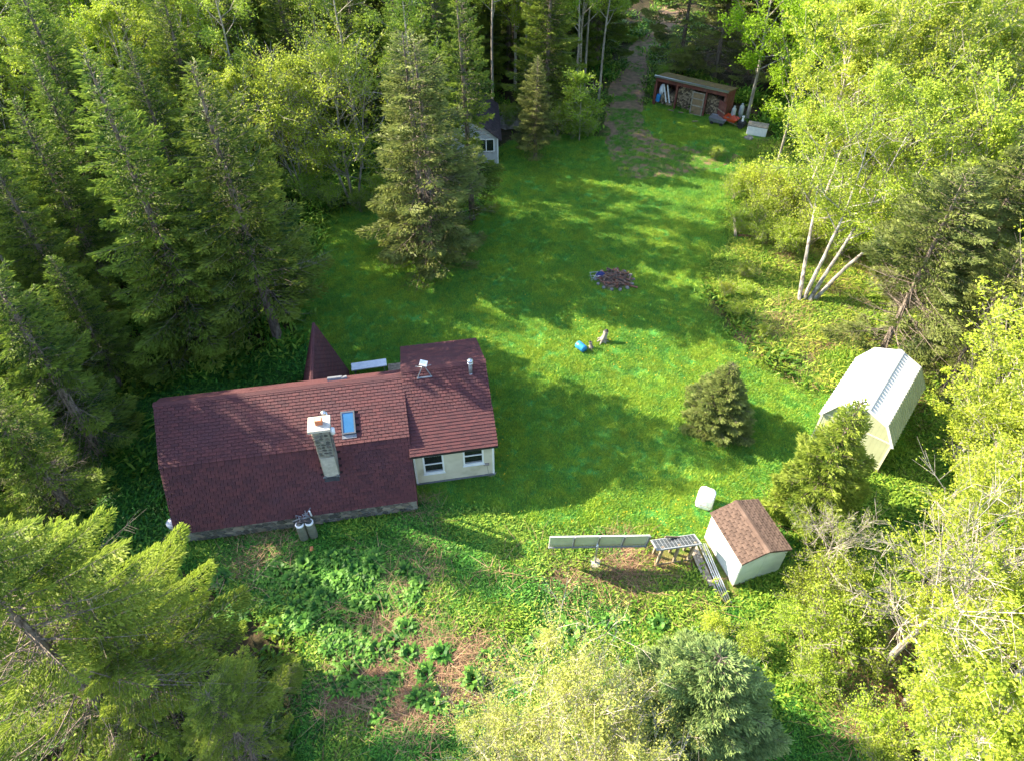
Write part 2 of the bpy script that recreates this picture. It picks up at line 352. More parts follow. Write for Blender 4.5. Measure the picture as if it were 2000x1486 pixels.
def rosette(n, L_, w, seed, up=.5):
    "broad arching leaves round a centre, three segments each"
    r = np.random.default_rng(seed); V = []; Fc = []; T = []
    for i in range(n):
        a = i*2.4+r.normal()*.2; k = .45+.55*r.random(); l = L_*k; t0 = r.random(); e = up*(1.5-k)
        d = np.array([math.cos(a), math.sin(a), 0]); s = np.array([-d[1], d[0], 0]); b = len(V)
        for q, (t, ww) in enumerate(((0, .25), (.35, 1), (.7, .8), (1, .05))):
            c = d*l*t*(.9)+np.array([0, 0, L_*(.1+e*t*1.6-e*t*t*1.2)]); V += [c-s*w*ww/2, c+s*w*ww/2]; T += [t0*.6+.4*t]*2
        for q in range(3): Fc.append((b+2*q, b+2*q+1, b+2*q+3, b+2*q+2))
    return np.array(V), np.array(Fc), np.array(T)
def scatter(name, src_me, xy, scl, label, cat, zoff=0.):
    n = len(xy); z = ground_z(xy[:, 0], xy[:, 1])
    inl = inpoly(xy[:, 0], xy[:, 1], LAWN); z = np.where(inl, 0., z)
    me = bpy.data.meshes.new(name); me.vertices.add(n)
    me.vertices.foreach_set('co', np.column_stack([xy, z+zoff]).astype(np.float32).ravel())
    a = me.attributes.new('scl', 'FLOAT', 'POINT'); a.data.foreach_set('value', scl.astype(np.float32))
    r = np.zeros((n, 3), np.float32); r[:, 2] = rng.random(n)*6.283; r[:, :2] = rng.normal(size=(n, 2))*.08
    a = me.attributes.new('rot', 'FLOAT_VECTOR', 'POINT'); a.data.foreach_set('vector', r.ravel())
    for q in src_me.materials: me.materials.append(q)
    o = put(name, me); tag(o, label, cat, kind='stuff')
    src = bpy.data.objects.new(name+'_clump', src_me)
    g = bpy.data.node_groups.new(name, 'GeometryNodeTree')
    g.interface.new_socket('Geometry', in_out='INPUT', socket_type='NodeSocketGeometry'); g.interface.new_socket('Geometry', in_out='OUTPUT', socket_type='NodeSocketGeometry')
    gi = g.nodes.new('NodeGroupInput'); go = g.nodes.new('NodeGroupOutput'); oi = g.nodes.new('GeometryNodeObjectInfo'); oi.inputs['Object'].default_value = src
    ip = g.nodes.new('GeometryNodeInstanceOnPoints'); m2 = g.nodes.new('GeometryNodeMeshToPoints')
    n1 = g.nodes.new('GeometryNodeInputNamedAttribute'); n1.data_type = 'FLOAT'; n1.inputs[0].default_value = 'scl'
    n2 = g.nodes.new('GeometryNodeInputNamedAttribute'); n2.data_type = 'FLOAT_VECTOR'; n2.inputs[0].default_value = 'rot'
    g.links.new(gi.outputs[0], m2.inputs[0]); g.links.new(m2.outputs[0], ip.inputs['Points']); g.links.new(oi.outputs['Geometry'], ip.inputs['Instance'])
    g.links.new(n1.outputs[0], ip.inputs['Scale']); g.links.new(n2.outputs[0], ip.inputs['Rotation']); g.links.new(ip.outputs[0], go.inputs[0])
    md = o.modifiers.new('scatter', 'NODES'); md.node_group = g
    return o
def rnd_in(poly, n, r=None):
    r = r or rng; P = np.array(poly); lo, hi = P.min(0), P.max(0); out = np.zeros((0, 2))
    while len(out) < n:
        q = lo+(hi-lo)*r.random((n*2, 2)); out = np.vstack([out, q[inpoly(q[:, 0], q[:, 1], poly)]])
    return out[:n]
TRACKWORN = [G(*p) for p in ((1190, 90), (1290, 90), (1275, 200), (1310, 275), (1430, 275), (1450, 330), (1250, 345), (1170, 300))]
def build_ground_cover():
    v, f, t = blades(150, .30, .055, .016, .9, 1)
    M['grass'] = leafmat('grass_blades', (.24, .47, .050), (.070, .25, .055), .35, .22)
    q = rnd_in(LAWN, 26000)
    worn = inpoly(q[:, 0], q[:, 1], TRACKWORN); q = q[~worn | (rng.random(len(q)) < .5)]; q = q[~inpoly(q[:, 0], q[:, 1], TRACK) | (rng.random(len(q)) < .25)]
    s = .7+.6*rng.random(len(q)); s *= .8+.5*vnoise(q[:, 0], q[:, 1], .9, 8)
    M['grass_y'] = leafmat('yellow_green_grass_blades', (.42, .54, .05), (.16, .34, .04), .35, .25)
    nn = .35*vnoise(q[:, 0], q[:, 1], .28, 31)+.3*vnoise(q[:, 0], q[:, 1], 1.1, 32)+.5*rng.random(len(q)); ye = nn > .53
    scatter('lawn_grass', mkmesh('grass_patch', v, f, M['grass'], tint=t), q[~ye], s[~ye], 'short mown green grass over the whole clearing', 'grass')
    scatter('pale_lawn_grass', mkmesh('pale_grass_patch', v, f, M['grass_y'], tint=t), q[ye], s[ye]*.95, 'yellower patches of mown grass in the lawn', 'grass')
    # grass strip and edges on the track
    q = rnd_in(TRACK, 2600); 
    q = q[(q[:, 1] < 61) | (rng.random(len(q)) < .3)]
    mid = (vnoise(q[:, 0], q[:, 1], .8, 3) > .55) | ((q[:, 1] < 51+3*rng.random(len(q))) & (rng.random(len(q)) < .4))
    scatter('track_grass', mkmesh('grass_patch_2', v, f, M['grass'], tint=t), q[mid], .6+.5*rng.random(mid.sum()), 'thin grass growing between the ruts of the dirt track', 'grass')
    # dandelions
    md = MB(); md.lathe([(.0, .05), (.025, .055), (.027, .065), (.0, .07)], 6)
    dm = mkmesh('dandelion', np.array(md.v), md.f, M['dandelion'])
    D = [G(*p) for p in ((980, 560), (1350, 600), (1480, 700), (1400, 760), (1120, 700), (980, 650))]; D2 = [G(*p) for p in ((1000, 990), (1380, 960), (1400, 1040), (1080, 1042))]; D3 = [G(*p) for p in ((965, 740), (1000, 900), (980, 960), (960, 900))]
    q = np.vstack([rnd_in(D, 420), rnd_in(D2, 150), rnd_in(D3, 60), rnd_in(LAWN, 300)])
    scatter('dandelions', dm, q, .35+.8*rng.random(len(q))**2, 'tiny yellow dandelion flowers dotted over the lawn', 'flowers')
    # rough weeds, straw, forest floor plants
    PIPES = [G(*p) for p in ((1255, 1030), (1420, 1030), (1475, 1150), (1440, 1195), (1395, 1190), (1350, 1115), (1265, 1110))]
    notl = lambda q: q[~inpoly(q[:, 0], q[:, 1], LAWN) & ~inpoly(q[:, 0], q[:, 1], PIPES) & ~inpoly(q[:, 0], q[:, 1], HOUSE_SMALL)]
    q = notl(rnd_in(ROUGH, 27000)); dm_ = drymask(q[:, 0], q[:, 1]); q = q[rng.random(len(q)) > dm_*.8]
    pat = vnoise(q[:, 0], q[:, 1], .7, 12); right = q[:, 0] > 5
    MEADOW = [G(*p) for p in ((1430, 430), (1560, 400), (1900, 420), (1900, 760), (1810, 760), (1700, 680), (1620, 760), (1480, 680), (1390, 560))]
    M['meadow'] = leafmat('meadow_weed_leaves', (.44, .50, .07), (.13, .25, .025), .35, .35)
    v, f, t = blades(90, .55, .20, .045, 1.3, 12, 'leaf'); qm = rnd_in(MEADOW, 3000); qm = qm[(vnoise(qm[:, 0], qm[:, 1], .9, 41) > .34)]; qm = qm[~inpoly(qm[:, 0], qm[:, 1], LAWN)]
    scatter('meadow_weeds', mkmesh('meadow_patch', v, f, M['meadow'], tint=t), qm, .5+.8*rng.random(len(qm)), 'yellow-green weeds of the sunny meadow right of the lawn', 'weeds')
    v, f, t = blades(85, .5, .18, .052, 1.0, 2, 'leaf')
    bare = inpoly(q[:, 0], q[:, 1], [G(*p) for p in ((630, 1200), (760, 1180), (960, 1280), (940, 1420), (640, 1420))])
    k = ((pat > .55) | (right & (pat > .3))) & ~(bare & (rng.random(len(q)) < .85))
    scatter('rough_weeds', mkmesh('weed_patch', v, f, M['weeds'], tint=t), q[k], .5+.9*rng.random(k.sum())*np.where(right[k], 1, .7), 'bright green weeds over the rough ground round the lawn', 'weeds')
    mead = inpoly(q[:, 0], q[:, 1], MEADOW); k &= ~(mead & (rng.random(len(q)) < .8))
    k2 = (~k & ~mead | (rng.random(len(q)) < .5)) & ~(bare & (rng.random(len(q)) < .85))
    scatter('low_plants', mkmesh('low_patch', v, f, M['weeds_dark'], tint=t), q[k2], .4+.6*rng.random(k2.sum()), 'dark green low plants carpeting the bank below the house', 'ground cover')
    v, f, t = blades(60, .55, .10, .014, 5.0, 3)
    q = notl(rnd_in(ROUGH, 9000)); d_ = drymask(q[:, 0], q[:, 1])+(vnoise(q[:, 0], q[:, 1], .5, 21) > .78)*.3; q = q[rng.random(len(q)) < d_*1.2+.03]
    scatter('dry_straw', mkmesh('straw_patch', v, f, M['straw'], tint=t), q, .7+.8*rng.random(len(q)), 'flattened dry brown grass and dead stalks', 'dry grass', .03)
    # forest floor
    v, f, t = blades(60, .8, .35, .12, .9, 4, 'leaf')
    A = [(-50, 8), (50, 8), (60, 90), (-60, 90)]
    q = notl(rnd_in(A, 15000)); q = q[~inpoly(q[:, 0], q[:, 1], ROUGH) & ~inpoly(q[:, 0], q[:, 1], TRACK) & ~inpoly(q[:, 0], q[:, 1], HOUSE_AREA)]
    q = q[vnoise(q[:, 0], q[:, 1], .4, 5) > .35]
    scatter('forest_undergrowth', mkmesh('undergrowth_patch', v, f, M['weeds'], tint=t), q, .5+rng.random(len(q)), 'leafy green undergrowth on the forest floor', 'undergrowth')
    q = rnd_in([G(*p) for p in ((300, 760), (590, 690), (600, 760), (420, 800), (300, 960), (340, 1060), (200, 1100), (160, 900))], 1400)
    q = q[~inpoly(q[:, 0], q[:, 1], HOUSE_SMALL)]
    scatter('shade_plants', mkmesh('shade_patch', v, f, M['weeds_dark'], tint=t), q, .4+.5*rng.random(len(q)), 'dark plants in the shade at the left end of the house', 'undergrowth')

# ------------------------------------------------------------------ house
HA = R(9.8); HX, HY = -13.884, 16.144
def hl(u, v): return (HX+u*math.cos(HA)-v*math.sin(HA), HY+u*math.sin(HA)+v*math.cos(HA))
HOUSE_SMALL = [hl(-.2, -.1), hl(10, -.1), hl(10, 1.4), hl(13.7, 1.4), hl(13.7, 8), hl(7.1, 9.5), hl(4.8, 9.5), hl(-.2, 6.7)]
SHM = []
for k in range(5):
    SHM.append(mkmesh('shingle', BV*np.array((.282, .19, .024)), BF, M['shingle'], tint=[k/4*.4+.3]*8))
SHB = [mkmesh('shingle', BV*np.array((.252, .19, .022)), BF, M['shingle_brown'], tint=[k/4*.4+.3]*8) for k in range(5)]
def shingles(parent, o, u, s, w, l, meshes, single=lambda c, i: True, tw=.30, ex=.145, holes=(), seed=0, stuff_mat=None, skew=(0, 0)):
    """courses of tabs on the plane at o with unit vectors u (along) and s (up the slope)"""
    r = np.random.default_rng(seed); o = np.array(o, float); u = np.array(u, float); s = np.array(s, float); n = np.cross(u, s)
    base = Matrix((u, s, n)).transposed(); ang = math.atan2(.022, ex*1.1)
    tilt = base @ Matrix.Rotation(-ang, 3, 'X'); rot = tilt.to_euler(); Mn = np.array(tilt)
    mb = MB(); rows = int(l/ex)
    for c in range(rows):
        x0 = skew[0]+(skew[1]-skew[0])*c/rows; off = (c % 2)*tw/2; x = -off-(2*tw if skew[1] < 0 else 0)
        while x < w-.02:
            a = max(x, x0); b = min(x+tw, w)
            if b-a > .04:
                cx = (a+b)/2; cy = c*ex+.095
                if not any(h[0] < cx < h[1] and h[2] < cy < h[3] for h in holes):
                    p = o+u*cx+s*cy+n*(.026+.004*r.random()); k = int(r.integers(5))
                    if single(c, cx):
                        ob = put('shingle', meshes[k], parent, loc=p, rot=rot, scale=((b-a)/tw, 1, 1))
                    else: mb.add((BV*np.array(((b-a)-.018, .19, .024))) @ Mn.T+p, BF, k/4*.4+.3)
            x += tw
    if mb.v:
        so_ = mb.build('shingles', stuff_mat, parent); tag(so_, kind='stuff')
def unit(v): v = np.array(v, float); return v/np.linalg.norm(v)
def slab(parent, name, o, u, s, w, l, th, m):
    n = np.cross(u, s); o = np.array(o, float); mb = MB()
    P = [o, o+u*w, o+u*w+s*l, o+s*l]; v = [p-n*th for p in P]+P
    mb.add(v, [(3, 2, 1, 0), (4, 5, 6, 7), (0, 1, 5, 4), (1, 2, 6, 5), (2, 3, 7, 6), (3, 0, 4, 7)])
    return mb.build(name, m, parent)
def house():
    T = thing('cabin_house', 'long cabin with dark red shingled gambrel roof, stone chimney and cream side wing', 'house', (HX, HY, 0), HA)
    U = np.array((1, 0, 0.)); L = 10.0
    # body under the roof
    mb = MB(); mb.prism([(.35, .0), (.35, .95), (1.95, 2.84), (4.4, 4.02), (5.0, 3.72), (6.2, .9), (6.2, 0)], 'x', .15, L-.02); mb.build('wall', M['red_paint'], T)
    # stone foundation with separate stones
    fo = MB().b2((.1, .17, 0), (9.95, .30, .70)); fo.b2((0.04, .3, 0), (.14, 6.3, .7)); fo = fo.build('foundation', M['mortar'], T, bevel=.03)
    r = np.random.default_rng(5)
    sm = []
    for k in range(6):
        m_ = MB(); m_.lathe([(.02, 0), (.7, .15), (1, .45), (.8, .8), (.3, .95)], 7); v = np.array(m_.v); v[:, :2] *= 1+.25*r.normal(size=(len(v), 1))*.6
        sm.append(mkmesh('stone', v, m_.f, M['stone'], smooth=False, tint=[r.random()]*len(v)))
    x = .9
    while x < 9.8:
        z = .08
        while z < .60:
            w = .12+.13*r.random(); h = .07+.09*r.random()
            put('stone', sm[r.integers(6)], fo, (x+r.normal()*.04, .175, z+h), (R(90), r.random()*.6, 0), (w, h, .05+.04*r.random())); z += h*2+.025
        x += .25+.12*r.random()
    # main roof: two slopes each side
    def slope(p0, p1):
        d = np.array((0, p1[0]-p0[0], p1[1]-p0[1])); return d/np.linalg.norm(d), float(np.linalg.norm(d))
    Ev, Ez, Bv, Bz, Rv, Rz = .08, .80, 1.86, 2.98, 4.40, 4.18
    s1, l1 = slope((Ev, Ez), (Bv, Bz)); s2, l2 = slope((Bv-.03, Bz-.0), (Rv, Rz))
    def slab4(name, P, th, m, lab):
        P = [np.array(p, float) for p in P]; n = unit(np.cross(P[1]-P[0], P[3]-P[0])); q = MB()
        q.add([p-n*th for p in P]+P, [(3, 2, 1, 0), (4, 5, 6, 7), (0, 1, 5, 4), (1, 2, 6, 5), (2, 3, 7, 6), (3, 0, 4, 7)]); o = q.build(name, m, T); tag(o, lab); return o
    lo = slab4('roof', [(0, Ev, Ez), (L, Ev, Ez), (L, Bv, Bz), (-.17, Bv, Bz)], .09, M['underlay'], 'steep lower slope of the dark red roof')
    up = slab4('roof', [(-.19, Bv-.03, Bz), (L, Bv-.03, Bz), (L, Rv, Rz), (-.44, Rv, Rz)], .09, M['underlay'], 'upper slope of the dark red roof')
    bk = slab4('roof', [(L, 5.1, 3.84), (-.40, 5.1, 3.84), (-.44, Rv, Rz), (L, Rv, Rz)], .09, M['shingle'], 'short back slope of the red roof')
    slab4('roof', [(L, 6.5, .9), (0, 6.5, .9), (-.38, 5.1, 3.82), (L, 5.1, 3.82)], .09, M['shingle'], 'steep back slope of the red roof')
    shingles(lo, (0, Ev, Ez), U, s1, L, l1, SHM, lambda c, x: False, holes=[(6.2, 7.0, 1.50, 9)], seed=1, stuff_mat=M['shingle'], skew=(0, -.17))
    shingles(up, (0, Bv-.03, Bz), U, s2, L, l2+.02, SHM, lambda c, x: c < 6 and x > 4.9, holes=[(7.22, 7.80, .36, 1.46)], seed=2, stuff_mat=M['shingle'], skew=(-.19, -.44))
    rc = MB(); rc.box((L/2-.2, Rv-.07, Rz+.015), (L+.5, .17, .02), (R(25), 0, 0)); rc.box((L/2-.2, Rv+.07, Rz+.015), (L+.5, .17, .02), (R(-25), 0, 0)); rc.build('ridge_cap', M['shingle'], T)
    # A-frame porch
    ap = MB(); pk = (5.94, 3.62); 
    af = MB(); af.prism([(4.97, .05), (5.94, 3.45), (6.91, .05)], 'y', 6.5, 9.15); af.build('porch_wall', M['red_paint'], T)
    for sg in (-1, 1):
        e = np.array((5.94+sg*1.12, 0, .18)); d = unit(np.array((pk[0], 0, pk[1]))-e); ln = float(np.linalg.norm(np.array((pk[0], 0, pk[1]))-e))
        V = np.array((0, 1., 0))*sg
        o = e+np.array((0, 5.2 if sg > 0 else 9.3, 0))
        sr = slab(T, 'porch_roof', o, V, d, 4.1, ln+.02, .07, M['shingle'])
        shingles(sr, o, V, d, 4.1, ln, SHM, lambda c, x: False, seed=4+sg, stuff_mat=M['shingle'])
    # chimney: tapering concrete face below, stones above, slab cap, clay flue
    bd = MB(); bd.prism([(6.45, 2.0), (6.86, 2.0), (7.02, 2.5), (7.02, 5.42), (6.40, 5.42), (6.36, 2.5)], 'y', .70, 1.28); cb = bd.build('chimney_stack', M['mortar'], T, bevel=.02, loc=(-.09, .38, -.47))
    cf = MB(); cf.prism([(6.47, 2.12), (6.85, 2.12), (6.98, 2.55), (6.98, 3.7), (6.42, 3.7), (6.40, 2.55)], 'y', .672, .699); cf.build('concrete_face', M['concrete'], cb)
    for k in range(26):
        z = 3.82+1.5*((k//3)/8.7)+r.normal()*.03; xx = 6.50+.2*(k % 3)+r.normal()*.02
        put('stone', sm[r.integers(6)], cb, (xx, .71, z), (R(90), r.random()*.6, 0), (.07+.05*r.random(), .045+.04*r.random(), .03+.03*r.random()))
    for k in range(14):
        for sx, ry in ((6.37, -90), (7.03, 90)):
            put('stone', sm[r.integers(6)], cb, (sx-(.012 if sx > 7 else -.012), .84+.3*(k % 2)+r.normal()*.02, 3.9+1.3*(k//2)/7+r.normal()*.03), (0, R(ry), 0), (.07+.03*r.random(), .1+.04*r.random(), .02+.03*r.random()))
    cap = MB().b2((6.27, .52, 5.42), (7.14, 1.32, 5.55)); co = cap.build('chimney_cap', M['concrete'], T, bevel=.015, loc=(-.09, .38, -.47))
    fl = MB().b2((6.58, .80, 5.55), (6.86, 1.02, 5.80)); fo_ = fl.build('flue', M['clay'], co, bevel=.01); MB().b2((6.62, .84, 5.795), (6.82, .98, 5.803)).build('flue_opening', M['concrete'], co)
    vp = MB().tube([(6.95, 1.52, 3.9), (6.95, 1.52, 5.0), (6.93, 1.52, 5.45)], .06, 10); vp.tube([(6.85, 1.50, 5.30), (6.85, 1.50, 5.52)], [.09, .10], 10); vp.build('vent_pipe', M['steel'], T, smooth=True, loc=(-.09, .45, -.5))
    vw = MB().lathe([(.03, 0), (.1, .04), (.11, .3), (.04, .36)], 12, (7.12, 1.0, 4.75)); vw.build('vent_hood', M['white_plastic'], T, smooth=True, loc=(-.09, .38, -.47))
    lf = MB().box((6.58, .96, 1.93), (.62, .22, .03), (R(51), 0, 0)); lf.build('flashing', M['dark'], T)
    for sx in (6.28, 6.87): MB().box((sx+.0, 1.02, 2.0), (.11, .03, .22), (0, R(40 if sx < 6.5 else -40), 0)).build('flashing', M['grey_metal'], T)
    # skylight
    ang = math.atan2(s2[2], s2[1]); cz = 3.38; cv = Bv-.03+(cz-Bz)*s2[1]/s2[2]
    n2 = np.cross(U, s2); ctr = np.array((7.51, cv, cz))+n2*.07
    sk = MB(); 
    for dx, dy, wx, wy in ((-.26, 0, .06, 1.0), (.26, 0, .06, 1.0), (0, -.47, .46, .06), (0, .47, .46, .06)): sk.box(ctr+U*dx+s2*dy, (wx, wy, .13), (ang, 0, 0))
    sf = sk.build('skylight', M['dark_frame'], T); MB().box(ctr+n2*.03, (.46, .88, .03), (ang, 0, 0)).build('skylight_glass', M['skyglass'], sf)
    MB().box(ctr-s2*.60-n2*.02, (.60, .16, .02), (ang, 0, 0)).build('flashing', M['grey_metal'], T)
    # grey vent seen just over the ridge
    MB().box((7.05, 4.75, 4.10), (.62, .22, .12), (R(-25), 0, 0)).box((7.45, 4.72, 4.10), (.25, .2, .1), (R(-25), 0, .3)).build('roof_vent', M['grey_metal'], T)
    # ---------------- side wing
    a0, a1, fv, bv = 10.02, 13.50, 1.52, 7.9
    ze = 2.47; zr = 4.32; zf = 2.55; rv = fv+3.0
    w = MB(); w.prism([(fv, .15), (fv, 2.42), (rv, 4.12), (bv-.1, 2.5), (bv-.1, .15)], 'x', a0, a1); wo = w.build('wing_wall', M['old_wood'], T)  # dark backing colour; in the clapboard gaps it draws the boards' shadow lines
    MB().b2((a0+.05, fv+.05, 0), (a1-.05, bv-.2, .15)).build('wing_foundation', M['concrete'], T)
    k = 0; z = .17
    holes = [(10.42, 11.33, .72, 2.2), (12.17, 13.08, .95, 2.42)]
    wins = ((10.86, 1.40), (12.62, 1.62))
    while z < 2.38:   # clapboards, cut at the window openings
        segs = [(a0, a1+.02)]
        for wx, wz in wins:
            if wz-.60 < z+.05 < wz+.62:
                segs = [q for sgm in segs for q in ((sgm[0], min(sgm[1], wx-.42)), (max(sgm[0], wx+.42), sgm[1])) if q[1]-q[0] > .05]
        for p, q in segs:
            bm_ = MB(); bm_.prism([(fv-.004, z+.006), (fv-.034, z+.006), (fv-.012, z+.098), (fv-.004, z+.098)], 'x', p, q); bm_.build('siding_board', M['siding'], T)
        z += .10
    for x_ in (a0+.03, a1+.0):
        MB().b2((x_-.045, fv-.045, .15), (x_+.045, fv-.008, 2.42)).build('corner_trim', M['white_trim'], T)
    MB().b2((a1-.0, fv-.04, .15), (a1+.03, fv+.07, 2.42)).build('corner_trim', M['white_trim'], T)
    MB().b2((a0, fv-.09, .11), (a1+.05, fv-.035, .16)).build('base_trim', M['grey_metal'], T)
    for wx, wz in wins:
        fr = MB(); hw, hh = .40, .56
        fr.b2((wx-hw-.06, fv-.06, wz-hh-.06), (wx-hw+.02, fv-.0, wz+hh+.06)); fr.b2((wx+hw-.02, fv-.06, wz-hh-.06), (wx+hw+.06, fv-.0, wz+hh+.06))
        fr.b2((wx-hw+.02, fv-.06, wz+hh-.02), (wx+hw-.02, fv-.0, wz+hh+.06)); fr.b2((wx-hw+.02, fv-.075, wz-hh-.06), (wx+hw-.02, fv-.0, wz-hh+.03)); fr.b2((wx-hw+.02, fv-.05, wz-.03), (wx+hw-.02, fv-.0, wz+.03))
        fo2 = fr.build('window', M['white_trim'], T)
        MB().b2((wx-hw+.01, fv-.022, wz+.02), (wx+hw-.01, fv-.012, wz+hh)).build('pane', M['glass'], fo2); MB().b2((wx-hw+.01, fv-.018, wz-hh+.02), (wx+hw-.01, fv-.008, wz-.02)).build('pane', M['glass'], fo2)
        MB().b2((wx-hw+.03, fv-.0235, wz-hh+.03), (wx+hw-.03, fv-.0195, wz-hh+.13)).build('inner_sill', M['grey_metal'], fo2)
        MB().b2((wx-hw-.09, fv-.11, wz-hh-.10), (wx+hw+.09, fv-.062, wz-hh-.062)).build('sill', M['white_trim'], fo2)
    # wing roof
    s5, l5 = slope((fv-.33, ze-.07), (rv, zr)); o5 = (a0-.10, fv-.33, ze-.07); wr = slab(T, 'wing_roof', o5, U, s5, a1-a0+.28, l5, .08, M['underlay']); tag(wr, 'sunlit front slope of the wing roof')
    cnt = [0]
    shingles(wr, o5, U, s5, a1-a0+.28, l5, SHM, lambda c, x: c < 12, seed=8, stuff_mat=M['shingle'], tw=.245)
    s6, l6 = slope((bv+.1, zf), (rv, zr)); o6 = (a1+.18, bv+.1, zf); wr2 = slab(T, 'wing_roof', o6, -U, s6, a1-a0+.28, l6, .08, M['shingle'])
    shingles(wr2, o6, -U, s6, a1-a0+.28, l6, SHM, lambda c, x: False, seed=9, stuff_mat=M['shingle'])
    MB().box(((a0+a1)/2+.04, rv-.07, zr+.015), (a1-a0+.3, .18, .02), (R(29), 0, 0)).box(((a0+a1)/2+.04, rv+.07, zr+.012), (a1-a0+.3, .18, .02), (R(-26), 0, 0)).build('ridge_cap', M['shingle'], T)
    MB().box(((a0+a1)/2+.04, fv-.345, ze-.115), (a1-a0+.28, .02, .10), None).build('fascia', M['dark'], T)
    # metal stove pipe on the wing roof
    pz = 3.72+.1; sp = MB().lathe([(.17, -.15), (.17, .10), (.12, .14), (.10, .26)], 20, (12.95, rv-.42, pz)); so1 = sp.build('stove_pipe', M['steel'], T, smooth=True)
    MB().lathe([(.085, 0), (.085, .62)], 16, (12.95, rv-.42, pz+.22)).build('pipe_section', M['grey_metal'], so1, smooth=True)
    MB().lathe([(.09, 0), (.13, .02), (.13, .09), (.09, .11)], 20, (12.95, rv-.42, pz+.80)).lathe([(.05, 0), (.14, .05), (.13, .1), (.02, .15)], 20, (12.95, rv-.42, pz+.93)).build('pipe_cap', M['steel'], so1, smooth=True)
    MB().lathe([(.19, 0), (.19, .03), (.17, .05)], 20, (12.95, rv-.42, pz-.10)).build('storm_collar', M['white_plastic'], so1, smooth=True)
    # outlet and hose low on the wing wall
    MB().b2((13.05, fv-.13, .88), (13.3, fv-.04, .96)).tube([(13.2, fv-.1, .9), (13.24, fv-.16, .5), (13.25, fv-.2, .2), (13.5, fv-.22, .22), (13.62, fv-.1, .3)], .012, 6).build('outlet_and_hose', M['bark_dead'], T)

# ------------------------------------------------------------------ barn shed, brown roofed shed, wood shelter, far cabin
def barn():
    th = R(-38.5); T = thing('barn_shed', 'khaki green barn-style shed with white metal gambrel roof right of the lawn', 'shed', (16.674, 20.051, 0), th)
    W_, L_ = 3.14, 4.5; ze, zb, zr, ib = 1.95, 2.88, 3.33, .52
    prof = [(0, .12), (0, ze), (-ib, zb-.03), (-W_/2, zr-.03), (-W_+ib, zb-.03), (-W_, ze), (-W_, .12)]
    mb = MB(); mb.prism(prof, 'y', .03, L_-.03); mb.build('wall', M['barn_wall'], T)
    # siding panels on the gable: each plank its own piece
    def top(x):
        t = min(-x, W_+x)
        return ze+(zb-ze)*t/ib if t < ib else zb+(zr-zb)*(t-ib)/(W_/2-ib)
    n = 16; w = W_/n
    for k in range(n):
        a, b = -W_+k*w+.004, -W_+(k+1)*w-.004
        za, zb_ = top(max(a, -W_+.002)), top(min(b, -.002))
        for lo, hi in (((.12, .12), (ze-.04, ze-.04)), ((ze+.04, ze+.04), (za-.03, zb_-.03))):
            if hi[0]-lo[0] < .03 and hi[1]-lo[1] < .03: continue
            m_ = MB(); m_.prism([(a, lo[0]), (b, lo[1]), (b, max(hi[1], lo[1]+.01)), (a, max(hi[0], lo[0]+.01))], 'y', .002, .028); m_.build('plank', M['barn_wall'], T)
    n = 22; w = L_/n
    for k in range(n): MB().b2((.001, k*w+.005, .12), (.018, (k+1)*w-.005, ze)).build('plank', M['barn_wall'], T)
    for nm, a, b in (('corner_trim', (-.08, -.012, .1), (.012, .0, ze)), ('corner_trim', (-W_-.012, -.012, .1), (-W_+.08, .0, ze)), ('cross_trim', (-W_+.08, -.014, ze-.04), (-.08, .0, ze+.045))):
        MB().b2(a, b).build(nm, M['cream_trim'], T)
    MB().b2((-W_-.05, -.02, -.02), (.05, L_+.02, .12)).build('skid', M['old_wood'], T)
    pts = [(.06, ze-.05), (-ib+.01, zb+.02), (-W_/2, zr+.02), (-W_+ib-.01, zb+.02), (-W_-.06, ze-.05)]
    for i in range(4):   # ribbed metal sheets
        p, q = np.array(pts[i]), np.array(pts[i+1]); d = q-p; ln = np.linalg.norm(d); d = d/ln; nrm = np.array((-d[1], d[0])); nrm = nrm if nrm[1] > 0 else -nrm
        green = i == 0
        V = []; Fc = []; ys = []; y = -.08
        while y < L_+.08: ys += [(y, 0), (y+.17, 0), (y+.18, .034), (y+.215, .034), (y+.225, 0)]; y += .225
        ys = [(min(a_, L_+.08), h) for a_, h in ys]
        for a_, h in ys:
            for e in (p, q):
                c = e+nrm*(.012+h); V.append((c[0], a_, c[1]))
        for k in range(len(ys)-1): Fc.append((2*k, 2*k+1, 2*k+3, 2*k+2))
        o = put('metal_sheet', mkmesh('metal_sheet', np.array(V), Fc, M['barn_wall'] if green else M['barn_roof']), T)
        sol = o.modifiers.new('thickness', 'SOLIDIFY'); sol.thickness = .008
        if green: tag(o, 'steep lower roof sheet facing right')
    rc = MB()
    for sg in (-1, 1): rc.box((-W_/2+sg*.085, L_/2, zr+.045), (.19, L_+.18, .012), (0, R(23*sg), 0))
    rc.build('ridge_cap', M['barn_roof'], T)
    for yy in (-.105, L_+.08):
        for i in range(4):
            p, q = np.array(pts[i]), np.array(pts[i+1]); c = (p+q)/2; d = q-p
            MB().box((c[0], yy+.01, c[1]-.03), (float(np.linalg.norm(d))+.02, .03, .11), (0, -math.atan2(d[1], d[0]), 0)).build('rake_trim', M['white_trim'], T)
    for yy in (.2, L_-.2):
        for xx in (-.2, -W_+.2): MB().b2((xx-.2, yy-.1, -.1), (xx+.2, yy+.1, -.02)).build('block', M['concrete'], T)
